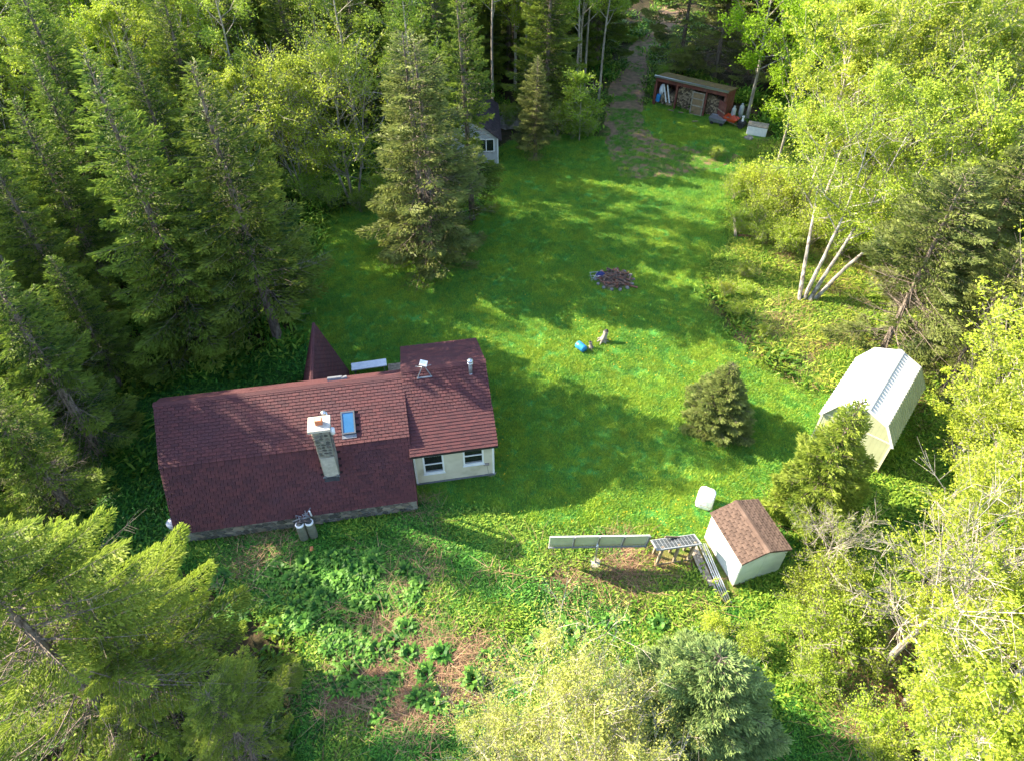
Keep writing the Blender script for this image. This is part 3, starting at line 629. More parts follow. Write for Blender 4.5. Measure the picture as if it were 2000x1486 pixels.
def small_shed():
    th = R(17.6); T = thing('garden_shed', 'small pale shed with brown shingled gable roof and bright white side wall', 'shed', (8.854, 14.291, 0), th)
    W_, L_ = 2.08, 2.47; ze, zr = 1.78, 2.13
    mb = MB(); mb.prism([(0.02, .10), (0.02, ze-.02), (W_/2, zr-.03), (W_-.02, ze-.02), (W_-.02, .10)], 'y', .06, L_-.06); mb.build('wall', M['shed_wall'], T)
    for a, b in ((.02, .69), (.695, 1.36), (1.365, 2.06)):
        pass
    for k in range(2):
        a, b = .03+k*1.01, 1.035+k*1.01-.008
        m_ = MB(); ta = ze-.03+(zr-ze)*min(a, W_-a)/(W_/2); tb = ze-.03+(zr-ze)*min(b, W_-b)/(W_/2); m_.prism([(a, .1), (b, .1), (b, tb), (a, ta)], 'y', .045, .06); m_.build('wall_panel', M['shed_wall'], T)
    for k in range(2): MB().b2((.006, .07+k*1.17, .1), (.02, .07+(k+1)*1.17-.006, ze-.04)).build('wall_panel', M['shed_wall'], T)
    MB().b2((0, 0.04, .0), (W_, L_-.04, .1)).build('base', M['old_wood'], T)
    for sg in (-1, 1):
        e = np.array((W_/2+sg*(W_/2+.06), 0, ze-.02)); pk = np.array((W_/2, 0, zr)); s = unit(pk-e); ln = float(np.linalg.norm(pk-e)); V = np.array((0, 1., 0))*sg
        o = e+np.array((0, -.02 if sg > 0 else L_+.02, 0))
        sr = slab(T, 'roof', o, V, s, L_+.04, ln, .05, M['shingle_brown'])
        shingles(sr, o, V, s, L_+.04, ln, SHB, lambda c, x: True, tw=.27, ex=.135, seed=30+sg, stuff_mat=M['shingle_brown'])
    MB().box((W_/2-.06, L_/2, zr+.03), (.14, L_+.06, .016), (0, R(-18), 0)).box((W_/2+.06, L_/2, zr+.03), (.14, L_+.06, .016), (0, R(18), 0)).build('ridge_cap', M['shingle_brown'], T)
def wood_shelter():
    a = R(-31); T = thing('wood_shelter', 'open red wood shelter with mossy flat roof at the track', 'shelter', (11.92, 58.9, 0), a)
    W_, D = 6.0, 2.5; zf, zb = 2.35, 1.75
    rp = MB(); rp.add([(-.1, -.3, zf+.05), (W_+.1, -.3, zf+.05), (W_+.1, D, zb), (-.1, D, zb), (-.1, -.3, zf+.13), (W_+.1, -.3, zf+.13), (W_+.1, D, zb+.08), (-.1, D, zb+.08)], [(3, 2, 1, 0), (4, 5, 6, 7), (0, 1, 5, 4), (1, 2, 6, 5), (2, 3, 7, 6), (3, 0, 4, 7)]); rp.build('roof', M['moss_roof'], T)
    MB().b2((-.14, -.34, zf+.05), (W_+.14, -.30, zf+.17)).b2((-.14, -.34, zf+.15), (W_+.14, -.16, zf+.17)).build('drip_edge', M['steel'], T)
    MB().b2((-.02, -.10, zf-.33), (W_+.02, -.04, zf+.03)).build('header_board', M['red_paint'], T)
    MB().b2((0, D-.1, 0), (W_, D-.05, zb)).build('back_wall', M['red_paint'], T)
    for x0 in (0, W_): MB().prism([(0, 0), (0, zf-.05), (D-.1, zb-.02), (D-.1, 0)], 'x', x0-.03, x0+.03).build('side_wall', M['red_paint'], T)
    for x0 in (.05, 1.85, 4.35, W_-.08): MB().b2((x0-.07, -.06, 0), (x0+.07, .07, zf-.3)).build('post', M['red_paint'], T)
    cut = MB(); cut.prism([(-.05, 0), (.35, 0), (.08, 1.7), (-.05, 1.7)], 'x', -.10, -.04).build('wing_board', M['red_paint'], T)
    wr = np.random.default_rng(8)
    def stack(name, x0, x1, h, label):
        mb = MB(); x = x0
        while x < x1:
            z = .08
            while z < h*(.9+.15*math.sin(x*3)):
                r_ = .055+.035*wr.random(); mb.tube([(x, .35+wr.normal()*.04, z+r_), (x+wr.normal()*.02, 1.6, z+r_)], r_, 6, tint=float(wr.random())); z += r_*1.8
            x += .12+.03*wr.random()
        o = mb.build(name, M['log_end']); o.matrix_world = Matrix.Translation((11.92, 58.9, 0)) @ Matrix.Rotation(a, 4, 'Z'); tag(o, label, 'firewood', kind='stuff')
    stack('firewood_stack', .15, 1.75, 1.0, 'low stack of split firewood in the left bay of the red shelter')
    stack('firewood_stack', 1.95, 4.3, 1.85, 'tall wall of stacked firewood in the middle bay of the red shelter')
    stack('firewood_stack', 4.5, 5.8, 1.6, 'firewood stacked in the right bay of the red shelter')
    def loc(x, y, z=0): return (11.92+x*math.cos(a)-y*math.sin(a), 58.9+x*math.sin(a)+y*math.cos(a), z)
    t = thing('old_door', 'weathered two-panel wooden door leaning in the shelter front', 'door', loc(3.75, -.08), a)
    MB().b2((-.5, -.03, .02), (.5, .0, 1.85)).build('door_leaf', M['plywood'], t)
    fr = MB()
    for lo, hi in (((-.52, -.06, .0), (-.43, -.032, 1.88)), ((.43, -.06, 0), (.52, -.032, 1.88)), ((-.43, -.06, .0), (.43, -.032, .08)), ((-.43, -.06, .72), (.43, -.032, .82)), ((-.43, -.06, 1.3), (.43, -.032, 1.38)), ((-.43, -.06, 1.8), (.43, -.032, 1.88))): fr.b2(lo, hi)
    fr.build('door_frame', M['board_wood'], t)
    t = thing('red_shutter', 'dull red sheet standing open at the right end of the shelter', 'panel', loc(5.55, -.12), a+R(-38))
    MB().b2((-.02, -.02, 0.02), (.95, .02, 1.7)).build('panel', M['red_paint'], t); MB().b2((-.02, -.04, .9), (.95, -.022, 1.0)).build('batten', M['old_wood'], t)
    for k, x0 in enumerate((.75, 1.05)):
        o = MB().box((0, 0, .75), (.09, .05, 1.45), (R(-10), R(-20), 0)).build('white_board', M['white_trim']); o.location = loc(x0+.1, .12, .35); o.rotation_euler = (0, 0, a)
        tag(o, ('left' if k == 0 else 'right')+' of two white boards leaning on the low firewood', 'board', 'white boards in the shelter')
    o = MB().box((0, 0, .3), (.35, .3, .6), (0, .1, 0)).build('blue_jug', M['blue'], bevel=.06); o.location = loc(.28, .25, .25); o.rotation_euler = (0, 0, a); tag(o, 'blue jug in the left corner of the wood shelter', 'jug')
    o = MB().lathe([(.2, 0), (.24, .3), (.18, .62), (.05, .8)], 9).build('white_sack', M['tarp_white'], smooth=True); o.location = loc(.42, .45, .85); tag(o, 'crumpled white sack above the blue jug in the wood shelter', 'sack')
    # gas cylinders beside the shelter
    for k, (dx, dy) in enumerate(((6.75, .15), (7.15, .95))):
        t = thing('gas_cylinder', ('nearer' if k == 0 else 'farther')+' pale gas cylinder standing beside the shelter end', 'gas cylinder', loc(dx, dy), a, 'gas cylinders by the shelter')
        MB().lathe([(.17, 0), (.19, .05), (.19, 1.05), (.15, 1.17), (.05, 1.24)], 14).build('tank_body', M['tank_white'], t, smooth=True); MB().lathe([(.09, 1.2), (.09, 1.34)], 10).build('collar', M['tank_white'], t); 
    # black sled / cart, red wheelbarrow, machine, white chest
    t = thing('black_cart', 'dark plastic yard cart on the ground left of the orange wheelbarrow', 'cart', (16.6, 55.3, 0), a)
    tub = MB(); tub.add([(-.55, -.35, .22), (.55, -.35, .22), (.55, .35, .22), (-.55, .35, .22), (-.7, -.45, .55), (.7, -.45, .55), (.7, .45, .55), (-.7, .45, .55), (-.62, -.39, .5), (.62, -.39, .5), (.62, .39, .5), (-.62, .39, .5)], [(3, 2, 1, 0), (0, 1, 5, 4), (1, 2, 6, 5), (2, 3, 7, 6), (3, 0, 4, 7), (4, 5, 9, 8), (5, 6, 10, 9), (6, 7, 11, 10), (7, 4, 8, 11), (8, 9, 10, 11)]); tub.build('tub', M['grey_metal'], t)
    for sx in (-.4, .4): MB().tube([(sx, -.4, .14), (sx, -.34, .14)], .14, 14).build('wheel', M['dark'], t)
    t = thing('wheelbarrow', 'orange red wheelbarrow tipped beside the shelter end', 'wheelbarrow', (17.6, 55.0, 0), a+R(-10))
    wb = MB(); wb.add([(-.45, -.28, .38), (.35, -.25, .38), (.35, .25, .38), (-.45, .28, .38), (-.62, -.42, .72), (.55, -.38, .66), (.55, .38, .66), (-.62, .42, .72)], [(3, 2, 1, 0), (0, 1, 5, 4), (1, 2, 6, 5), (2, 3, 7, 6), (3, 0, 4, 7)]); o = wb.build('tray', M['orange'], t); md = o.modifiers.new('thickness', 'SOLIDIFY'); md.thickness = .02
    MB().tube([(.75, -.05, .2), (.75, .05, .2)], .2, 14).build('wheel', M['dark'], t)
    for sy in (-1, 1): MB().tube([(.75, sy*.1, .2), (0, sy*.25, .34), (-1.1, sy*.32, .62)], .022, 6).build('handle', M['old_wood'], t); MB().tube([(-.3, sy*.26, .38), (-.38, sy*.28, 0)], .018, 6).build('leg', M['dark'], t)
    t = thing('snow_blower', 'small black machine with upright handles between wheelbarrow and white chest', 'machine', (18.35, 54.6, 0), a)
    MB().b2((-.3, -.25, .15), (.3, .25, .55)).build('housing', M['dark'], t, bevel=.06); MB().lathe([(.1, .5), (.08, .8), (.12, .95)], 10).build('chute', M['white_plastic'], t)
    for sy in (-1, 1): MB().tube([(-.2, sy*.22, .5), (-.65, sy*.24, 1.0)], .02, 6).build('handle', M['dark'], t); MB().tube([(0, sy*.27, .18), (0, sy*.36, .18)], .18, 14).build('wheel', M['dark'], t)
    t = thing('storage_chest', 'white box chest half hidden by bright leaves right of the shelter', 'chest', (19.3, 53.5, 0), R(-22))
    MB().b2((-.75, -.4, 0.02), (.75, .4, .72)).build('chest_body', M['white_plastic'], t, bevel=.03); MB().b2((-.78, -.43, .722), (.78, .43, .80)).build('lid', M['board_wood'], t, bevel=.02)
    for k, (x_, y_, ln, lb) in enumerate(((1.75, -.45, .5, 'wood scrap on the grass by the second shelter post'), (2.6, -.4, .4, 'pale wood scrap just before the tall firewood'), (4.2, -1.35, .45, 'lone split log lying on the grass before the old door'))):
        o = MB().tube([(-ln/2, 0, .06), (ln/2, .03, .07)], .06, 6).build('split_log', M['log_end']); o.location = loc(x_, y_); o.rotation_euler = (0, 0, a+.3*k); tag(o, lb, 'log', 'loose logs before the shelter')
def far_cabin():
    T = thing('white_cabin', 'small white cabin with dark roof half hidden behind the tall spruce', 'cabin', (-1.03, 48.7, 0), R(3))
    W_, L_, ze, zr = 4.4, 5.4, 2.25, 4.1
    MB().prism([(0, 0), (0, ze), (-W_/2, zr-.06), (-W_, ze), (-W_, 0)], 'y', 0, L_).build('wall', M['cabin_siding'], T)
    for k in range(14): MB().b2((-W_+.02, -.02, .1+k*.15), (.0, -.002, .235+k*.15)).build('siding_board', M['cabin_siding'], T)
    for sg in (-1, 1):
        e = np.array((-W_/2+sg*(W_/2+.28), 0, ze-.22)); pk = np.array((-W_/2, 0, zr)); s = unit(pk-e); ln = float(np.linalg.norm(pk-e)); V = np.array((0, 1., 0))*sg
        o = e+np.array((0, -.35 if sg > 0 else L_+.3, 0)); slab(T, 'roof', o, V, s, L_+.65, ln, .1, M['shingle_dark'])
        if sg > 0:
            rb = MB()
            n_ = np.cross(V, s)
            for k in range(22): 
                p0 = o+V*(.15+k*.27)+n_*.012; p1 = p0+s*ln; rb.tube([p0, p1], .014, 4)
            rb.build('roof_ribs', M['shingle_dark'], T)
    f = MB()
    for lo, hi in (((-1.45, -.05, 1.0), (-1.38, -.021, 2.0)), ((-.32, -.05, 1.0), (-.25, -.021, 2.0)), ((-1.38, -.05, 1.93), (-.32, -.021, 2.0)), ((-1.38, -.05, 1.0), (-.32, -.021, 1.07)), ((-.88, -.05, 1.07), (-.82, -.021, 1.93))): f.b2(lo, hi)
    fo = f.build('window', M['white_trim'], T)
    MB().b2((-1.38, -.03, 1.07), (-.88, -.0205, 1.93)).build('pane', M['glass'], fo); MB().b2((-.82, -.03, 1.07), (-.32, -.0205, 1.93)).build('pane', M['glass'], fo)
    MB().b2((-.04, -.045, 0), (.03, -.021, ze)).build('corner_trim', M['white_trim'], T)

# ------------------------------------------------------------------ things round the house and on the lawn
def props():
    a = HA
    # satellite dish on the wing roof
    x, y = hl(10.93, 4.12); T = thing('satellite_dish', 'flat white satellite dish on a grey tripod on the wing roof', 'satellite dish', (x, y, 4.10), a)
    MB().box((0, 0, .03), (.66, .07, .06), (R(29), 0, 0)).build('foot_bar', M['grey_metal'], T, bevel=.01)
    for sx in (-1, 1): MB().tube([(sx*.3, 0, .05), (sx*.06, .12, .55)], .022, 8).build('leg', M['grey_metal'], T); MB().tube([(sx*.06, .12, .55), (sx*.34, .33, .42)], .02, 8).build('leg', M['grey_metal'], T)
    MB().tube([(0, .12, .5), (0.02, .10, .72)], .025, 10).build('mast', M['grey_metal'], T)
    MB().box((.02, .10, .78), (.33, .52, .035), (R(-18), R(14), R(-14))).build('antenna_panel', M['white_plastic'], T, bevel=.012)
    # white table slab behind the house
    x, y = hl(8.17, 9.15); T = thing('long_table', 'long pale grey table behind the house between porch and wing', 'table', (x, y, 0), a+R(2))
    MB().b2((-.9, -.27, .56), (.9, .27, .62)).build('tabletop', M['tarp_white'], T, bevel=.01)
    for sx in (-.75, .75):
        for sy in (-.2, .2): MB().tube([(sx, sy, 0), (sx, sy, .56)], .025, 8).build('leg', M['grey_metal'], T)
    x, y = hl(9.6, 9.0); T = thing('plank_platform', 'low dark plank platform beside the long table', 'platform', (x, y, 0), a)
    for k in range(5): MB().b2((-.5, -.45+k*.2, .1), (.55, -.27+k*.2, .14)).build('plank', M['old_wood'], T)
    for sx in (-.35, .4): MB().b2((sx-.05, -.45, 0), (sx+.05, .55, .1)).build('joist', M['old_wood'], T)
    # two gas tanks with pipework at the stone foundation
    for k, (dx, dy) in enumerate(((-.19, 0), (.19, .05))):
        x, y = hl(5.3+dx, -.46+dy); T = thing('propane_tank', ('left' if k == 0 else 'right')+' of two tall propane tanks against the stone foundation', 'propane tank', (x, y, 0), a, 'propane tanks at the foundation')
        MB().lathe([(.17, 0), (.185, .05), (.185, .95), (.16, 1.04), (.06, 1.09)], 18).build('tank_body', M['tank'], T, smooth=True)
        o = MB().lathe([(.178, 1.0), (.183, 1.06), (.150, 1.10), (.13, 1.10), (.14, 1.04)], 18).build('collar', M['white_plastic'], T, smooth=True)
        MB().lathe([(.03, 1.06), (.03, 1.14), (.045, 1.15), (.045, 1.18)], 8).build('valve', M['steel'], T)
    x, y = hl(5.3, -.33); T = thing('regulator_hood', 'dark regulator hood with pipes between the two propane tanks', 'regulator', (x, y, 1.12), a)
    MB().b2((-.27, -.17, 0.02), (.27, .0, .09)).build('cover', M['dark'], T, bevel=.02)
    cr = MB(); r = np.random.default_rng(3)
    for k in range(14): p = r.random(3)*(.4, .3, .14)+(-.2, -.02, .02); cr.tube([p, p+r.normal(size=3)*.09, p+r.normal(size=3)*.14], .018, 5)
    cr.build('hoses', M['grey_metal'], T); MB().tube([(.28, .25, -.1), (.27, .2, .3)], .035, 8).build('white_pipe', M['white_plastic'], T)
    # white cloth covered bin at left end
    x, y = hl(-.35, .95); o = MB().lathe([(.16, 0), (.2, .25), (.24, .5), (.17, .60), (.05, .63)], 9).build('white_bin', M['tarp_white']); o.location = (x, y, 0); tag(o, 'crumpled white bag at the left corner of the red roof', 'bag')
    x, y = hl(5.42, -1.05); o = MB().box((0, 0, .05), (.13, .2, .09), (0, 0, .2)).build('brick_piece', M['clay']); o.location = (x, y, 0); tag(o, 'small red brick on the ground before the propane tanks', 'brick')
    # blue barrel
    T = thing('blue_drum', 'small blue drum lying on its side on the lawn', 'drum', (3.72, 28.35, 0), R(-52))
    MB().lathe([(.02, 0), (.19, .0), (.21, .03), (.21, .17), (.215, .19), (.21, .21), (.21, .52), (.19, .56), (.02, .56)], 18).build('drum_body', M['blue'], T, smooth=True, loc=(-.28, 0, .21), rot=(0, R(90), 0))
    MB().lathe([(.05, 0), (.05, .04)], 10).build('cap', M['white_plastic'], T, loc=(-.28, .08, .27), rot=(0, R(-90), 0))
    # stump planters
    for k, (x, y, s, lb) in enumerate(((4.98, 29.0, 1, 'larger weathered tree stump with roots on the sunny lawn'), (4.27, 28.42, .62, 'smaller tree stump beside the blue drum'))):
        T = thing('tree_stump', lb, 'stump', (x, y, 0), k*1.3, 'stumps on the lawn')
        r = np.random.default_rng(k); mb = MB(); mb.tube([(0, 0, -.02), (0, 0, .2*s), (.08*s, .05*s, .42*s), (.12*s, .12*s, .62*s)], [.2*s, .17*s, .13*s, .15*s], 9)
        for q in range(7): an = q*.9+r.random(); mb.tube([(0, 0, .18*s), (math.cos(an)*.2*s, math.sin(an)*.2*s, .2*s*r.random()), (math.cos(an)*.42*s, math.sin(an)*.4*s, 0)], [.07*s, .05*s, .02*s], 6)
        mb.build('stump_wood', M['bark_dead'], T); MB().lathe([(.02, .0), (.13*s, .03), (.10*s, .14*s), (.02, .18*s)], 8).build('dark_hollow', M['dark'], T, loc=(.14*s, .14*s, .56*s))
    # burn pile
    T = thing('burn_pile', 'round pile of broken boards and branches in the middle of the lawn', 'burn pile', (6.15, 34.5, 0), 0)
    r = np.random.default_rng(12)
    MB().lathe([(1.0, 0), (.85, .05), (.45, .16), (.02, .2)], 22).build('ash_bed', M['stick'], T)
    for k in range(150):
        an = r.random()*6.28; d = r.random()**.6*.95; ln = .25+.55*r.random(); z = .10+.28*(1-d)*r.random()+.06; b = r.random()*3.14; tl = r.normal()*.18
        dx, dy, dz = math.cos(b)*ln/2, math.sin(b)*ln/2, math.sin(tl)*ln/2; c = (math.cos(an)*d, math.sin(an)*d*.9)
        if k % 3 == 0: MB().box((c[0], c[1], z), (ln, .07, .025), (0, tl, b), float(r.random())).build('broken_board', M['rust'], T)
        else: MB().tube([(c[0]-dx, c[1]-dy, max(.03, z-dz)), (c[0]+.03, c[1], z+.03), (c[0]+dx, c[1]+dy, max(.03, z+dz))], .018+.02*r.random(), 5, tint=float(r.random())).build('stick', M['stick'], T)
    MB().box((.6, -.55, .12), (1.5, .12, .05), (0, 0, -.42)).build('broken_board', M['rust'], T)
    for k in range(14): an = k/14*6.28; put('ring_stone', mkmesh('ring_stone', np.array(MB().lathe([(.02, 0), (.12, .03), (.1, .12), (.02, .15)], 6).v), MB().lathe([(.02, 0), (.12, .03), (.1, .12), (.02, .15)], 6).f, M['rock']), T, (math.cos(an)*1.12, math.sin(an)*1.0, 0), (0, 0, an), (1+.4*r.random(), 1, 1))
    T = thing('folding_chair', 'dark blue camp chair collapsed with its white frame on the burn pile edge', 'camp chair', (5.15, 34.75, 0), .2)
    MB().lathe([(.02, .02), (.26, .06), (.30, .22), (.16, .34), (.03, .37)], 9).build('blue_cloth', M['navy'], T, loc=(.2, 0, 0))
    fr = MB()
    for p, q in (((-.45, -.3, .03), (.1, .25, .3)), ((-.45, .3, .03), (.1, -.25, .3)), ((-.5, -.3, .04), (-.45, .3, .04)), ((-.4, -.25, .25), (.1, -.2, .25)), ((-.4, .28, .25), (.1, .25, .25)), ((-.42, -.3, .05), (-.40, .28, .27))): fr.tube([p, q], .014, 6)
    fr.build('frame', M['steel'], T)
    # white wrapped bale near the garden shed
    T = thing('wrapped_cube', 'white tarp wrapped tote on the lawn behind the garden shed', 'wrapped tote', (8.47, 18.35, 0), R(-25))
    v = BV.copy(); mb = MB(); import bmesh
    bm = bmesh.new(); bmesh.ops.create_cube(bm, size=1); bmesh.ops.subdivide_edges(bm, edges=bm.edges, cuts=6, use_grid_fill=True)
    for q in bm.verts:
        p = q.co; k = 1-.16*max(0, (abs(p.x)*2)**3*(abs(p.y)*2)**3); n1 = vnoise(np.array(p.x*1+p.z*.8), np.array(p.y+p.z*.5), 5, 5)
        q.co = Vector((p.x*.68*k*(1+.10*n1), p.y*.68*k*(1+.10*n1), (p.z+.5)*.72-(.07*(1-4*min(.25, p.x*p.x+p.y*p.y)) if p.z > .45 else 0)+.04*n1))
    me = bpy.data.meshes.new('tarp'); bm.to_mesh(me); bm.free(); me.materials.append(M['tarp_white']); o = put('tarp', me, T)
    for q in me.polygons: q.use_smooth = True
    MB().tube([(-.37, -.37, .3), (.38, -.38, .3), (.38, .37, .3), (-.37, .37, .3), (-.37, -.37, .3)], .012, 5).build('rope', M['board_wood'], T); MB().b2((-.34, -.34, -.02), (.34, .34, .03)).build('pallet', M['dark'], T)
    # garden bed boards, stone, feeder, rock
    T = thing('garden_edging', 'two pale timbers forming an L at the right lawn edge', 'edging', (14.4, 39.1, 0), 0)
    MB().box((.2, 1.0, .12), (.14, 2.3, .22), (0, 0, R(-10))).build('timber', M['board_wood'], T); MB().box((.95, -.08, .10), (1.5, .12, .2), (0, 0, R(-2))).build('timber', M['rust'], T)
    x, y = G(1868, 752); T = thing('bird_feeder', 'small pale bird house on a leaning wooden pole right of the barn shed', 'bird house', (x, y, 0), 0)
    MB().tube([(-.25, -.1, 0), (.12, .12, 1.55)], .04, 8).build('pole', M['old_wood'], T)
    MB().box((.16, .14, 1.68), (.26, .24, .28), (0, .15, .3)).build('house_box', M['board_wood'], T); MB().box((.10, .14, 1.87), (.22, .36, .03), (0, -.5, .3)).box((.26, .17, 1.86), (.22, .36, .03), (0, .8, .3)).build('roof', M['white_trim'], T)
    r = np.random.default_rng(2)
    for (px, py, s, nm, lb) in ((995, 246, 1.0, 'boulder', 'large grey boulder in the shade beside the white cabin'), (1032, 259, .28, 'boulder', 'small pinkish stone at the far lawn edge'), (1462, 272, .35, 'boulder', 'low grey stone on the grass before the white chest')):
        bm = bmesh.new(); bmesh.ops.create_icosphere(bm, subdivisions=2, radius=1)
        for q in bm.verts: q.co = Vector((q.co.x*s*1.1, q.co.y*s*.8, max(-.1, q.co.z*s*.75)))*(.85+.3*r.random())
        me = bpy.data.meshes.new(nm); bm.to_mesh(me); bm.free(); me.materials.append(M['rock'] if s != .28 else M['concrete']); o = put(nm, me, None, (*G(px, py), .1*s)); tag(o, lb, 'rock')
    # solar array
    T = thing('solar_array', 'row of four solar panels seen from behind on one steel post', 'solar panels', (3.42, 15.38, 0), R(1.0))
    tilt = R(78); cz, cy = 1.62, .0; hgt = 1.30
    up = np.array((0, -math.cos(tilt), math.sin(tilt)))*1; nb = np.array((0, -math.sin(tilt), -math.cos(tilt)))
    ang = math.atan2(up[2], up[1])
    for k in range(4):
        cx = -1.95+.5+k*.975-.02; c = np.array((cx, cy, cz))
        fr = MB()
        for du, dw, wu, ww in ((0, .475*hgt, .96, .04), (0, -.475*hgt, .96, .04), (-.462, 0, .04, hgt*.91), (.462, 0, .04, hgt*.91)): fr.box(c+np.array((du, 0, 0))+up*dw, (wu, ww, .045), (ang, 0, 0))
        fo = fr.build('solar_panel', M['white_trim'], T); MB().box(c, (.885, hgt*.91, .012), (ang, 0, 0)).build('back_sheet', M['solar_back'], fo); MB().box(c-nb*.009, (.885, hgt*.91, .004), (ang, 0, 0)).build('cell_sheet', M['solar'], fo)
        MB().box(c+nb*.02-up*.50, (.12, .08, .03), (ang, 0, 0)).build('junction_box', M['dark'], fo)
    for k in range(5):
        if k in (1, 2, 3, 4): cx = -1.95+k*.975+.0; MB().box(np.array((cx, cy, cz))+nb*.05, (.05, hgt*.98, .05), (ang, 0, 0)).build('rail', M['grey_metal'], T)
    MB().box(np.array((0, cy, cz))+nb*.10-up*.30, (3.9, .06, .06), (ang, 0, 0)).build('cross_rail', M['grey_metal'], T)
    MB().tube([(-.02, -.02, -.05), (-.02, -.02, 1.5)], .05, 12).build('post', M['steel'], T, smooth=True); MB().lathe([(.28, 0), (.24, .12), (.05, .16)], 12, (-.02, -.02, 0)).build('footing', M['concrete'], T)
    T = thing('solar_table', 'low wooden stand carrying one flat solar panel beside the garden shed', 'solar panel stand', (6.6, 15.65, 0), R(9))
    A_ = R(-27); c = np.array((0, .0, 1.16)); tv = np.array((0, math.cos(A_), math.sin(A_))); tn = np.array((0, -math.sin(A_), math.cos(A_)))
    cells = MB().box(c, (1.78, .70, .03), (A_, 0, 0)).build('solar_panel', M['solar'], T)
    gr = MB()
    for k in range(13): gr.box(c+np.array((-.87+k*.145, 0, 0))+tn*.018, (.010, .70, .004), (A_, 0, 0))
    gr.box(c+tn*.019, (1.78, .008, .004), (A_, 0, 0)); gr.build('grid_lines', M['grey_line'], cells)
    e = MB()
    for dx, dw, wx, wy in ((0, .37, 1.86, .035), (0, -.37, 1.86, .035), (-.91, 0, .035, .70), (.91, 0, .035, .70)): e.box(c+np.array((dx, 0, 0))+tv*dw, (wx, wy, .045), (A_, 0, 0))
    e.build('panel_frame', M['grey_line'], T)
    for x0, x1 in ((-.62, -.72), (.05, -.0), (.72, .62)):
        MB().box(((x0+x1)/2, -.22, .65), (.10, .10, 1.30), (0, (x0-x1)/1.3, 0)).build('leg', M['old_wood'], T); MB().box(((x0+x1)/2, .27, .48), (.10, .10, .96), (0, (x0-x1)/1.3, 0)).build('leg', M['old_wood'], T)
    for z in (.12, 1.22): MB().b2((-.75, -.30, z-.05), (.75, -.275, z+.05)).build('brace', M['old_wood'], T)
    for k in range(3): MB().box((.15, .28+.0*k, .45+.3*k), (1.1, .03, .12), (0, R(18), 0)).build('brace', M['old_wood'], T)
    # boards and pipes lying along the shed wall
    r = np.random.default_rng(4)
    p0 = np.array((7.98, 16.45, 0)); p1 = np.array((8.55, 13.75, 0)); d = unit(p1-p0); s = np.array((-d[1], d[0], 0))*-1
    for k in range(4):
        off = -.02+.09*k; o = MB().tube([p0+s*off+d*r.random()*.3+(0, 0, .22+.05*(k%2)), p1+s*off+d*(r.random()*.5)+(0, 0, .12)], .032, 8).build('metal_pipe', M['steel'], smooth=True)
        tag(o, ['leftmost', 'second', 'third', 'rightmost'][k]+' silvery pipe of the bundle on the ground by the garden shed', 'pipe', 'pipes beside the shed')
    for k in range(3):
        off = -.20-.13*k; q = p0-s*(-.02)+s*(.36+.12*k); ln = 2.4-.3*k
        o = MB(); m_ = (q+q+d*ln)/2; o.box((m_[0], m_[1], .14), (ln, .11, .04), (0, 0, math.atan2(d[1], d[0]))); o = o.build('board', M['board_wood'] if k != 1 else M['bark_dead'])
        tag(o, ['long grey board next to the silvery pipes', 'middle weathered board between pipes and shed', 'shortest board against the white shed wall'][k], 'board', 'boards beside the shed')

# ------------------------------------------------------------------ trees
def batch_tubes(P0, P1, R0, R1, n=3):
    P0 = np.asarray(P0, float); P1 = np.asarray(P1, float); R0 = np.asarray(R0); R1 = np.asarray(R1)
    d = P1-P0; d /= np.linalg.norm(d, axis=1, keepdims=True)+1e-9
    h = np.where(np.abs(d[:, 2:3]) < .9, np.array([[0, 0, 1.]]), np.array([[1., 0, 0]])); a = np.cross(d, h); a /= np.linalg.norm(a, axis=1, keepdims=True); b = np.cross(d, a)
    ang = np.arange(n)*2*np.pi/n; c, s = np.cos(ang), np.sin(ang)
    off = a[:, None]*c[None, :, None]+b[:, None]*s[None, :, None]
    v = np.concatenate([P0[:, None]+off*R0[:, None, None], P1[:, None]+off*R1[:, None, None]], 1)
    k = np.arange(n); f = np.stack([k, (k+1) % n, (k+1) % n+n, k+n], -1)
    F_ = (f[None]+(np.arange(len(P0))*2*n)[:, None, None]).reshape(-1, 4)
    return v.reshape(-1, 3), F_
def rhombi(pos, dirv, ln, wd, r, cross=1):
    "pointed leaf or needle-sprig quads"
    n = len(pos); dirv = dirv/(np.linalg.norm(dirv, axis=1, keepdims=True)+1e-9)
    rv = r.normal(size=(n, 3)); s = np.cross(dirv, rv); s /= np.linalg.norm(s, axis=1, keepdims=True)+1e-9
    out = []
    for k in range(cross):
        if k: s = np.cross(dirv, s)
        a = pos; m = pos+dirv*(ln*.45)[:, None]; t = pos+dirv*ln[:, None]
        out.append(np.stack([a, m+s*(wd/2)[:, None], t, m-s*(wd/2)[:, None]], 1))
    v = np.concatenate(out, 1).reshape(-1, 3); return v, np.arange(len(v)).reshape(-1, 4)
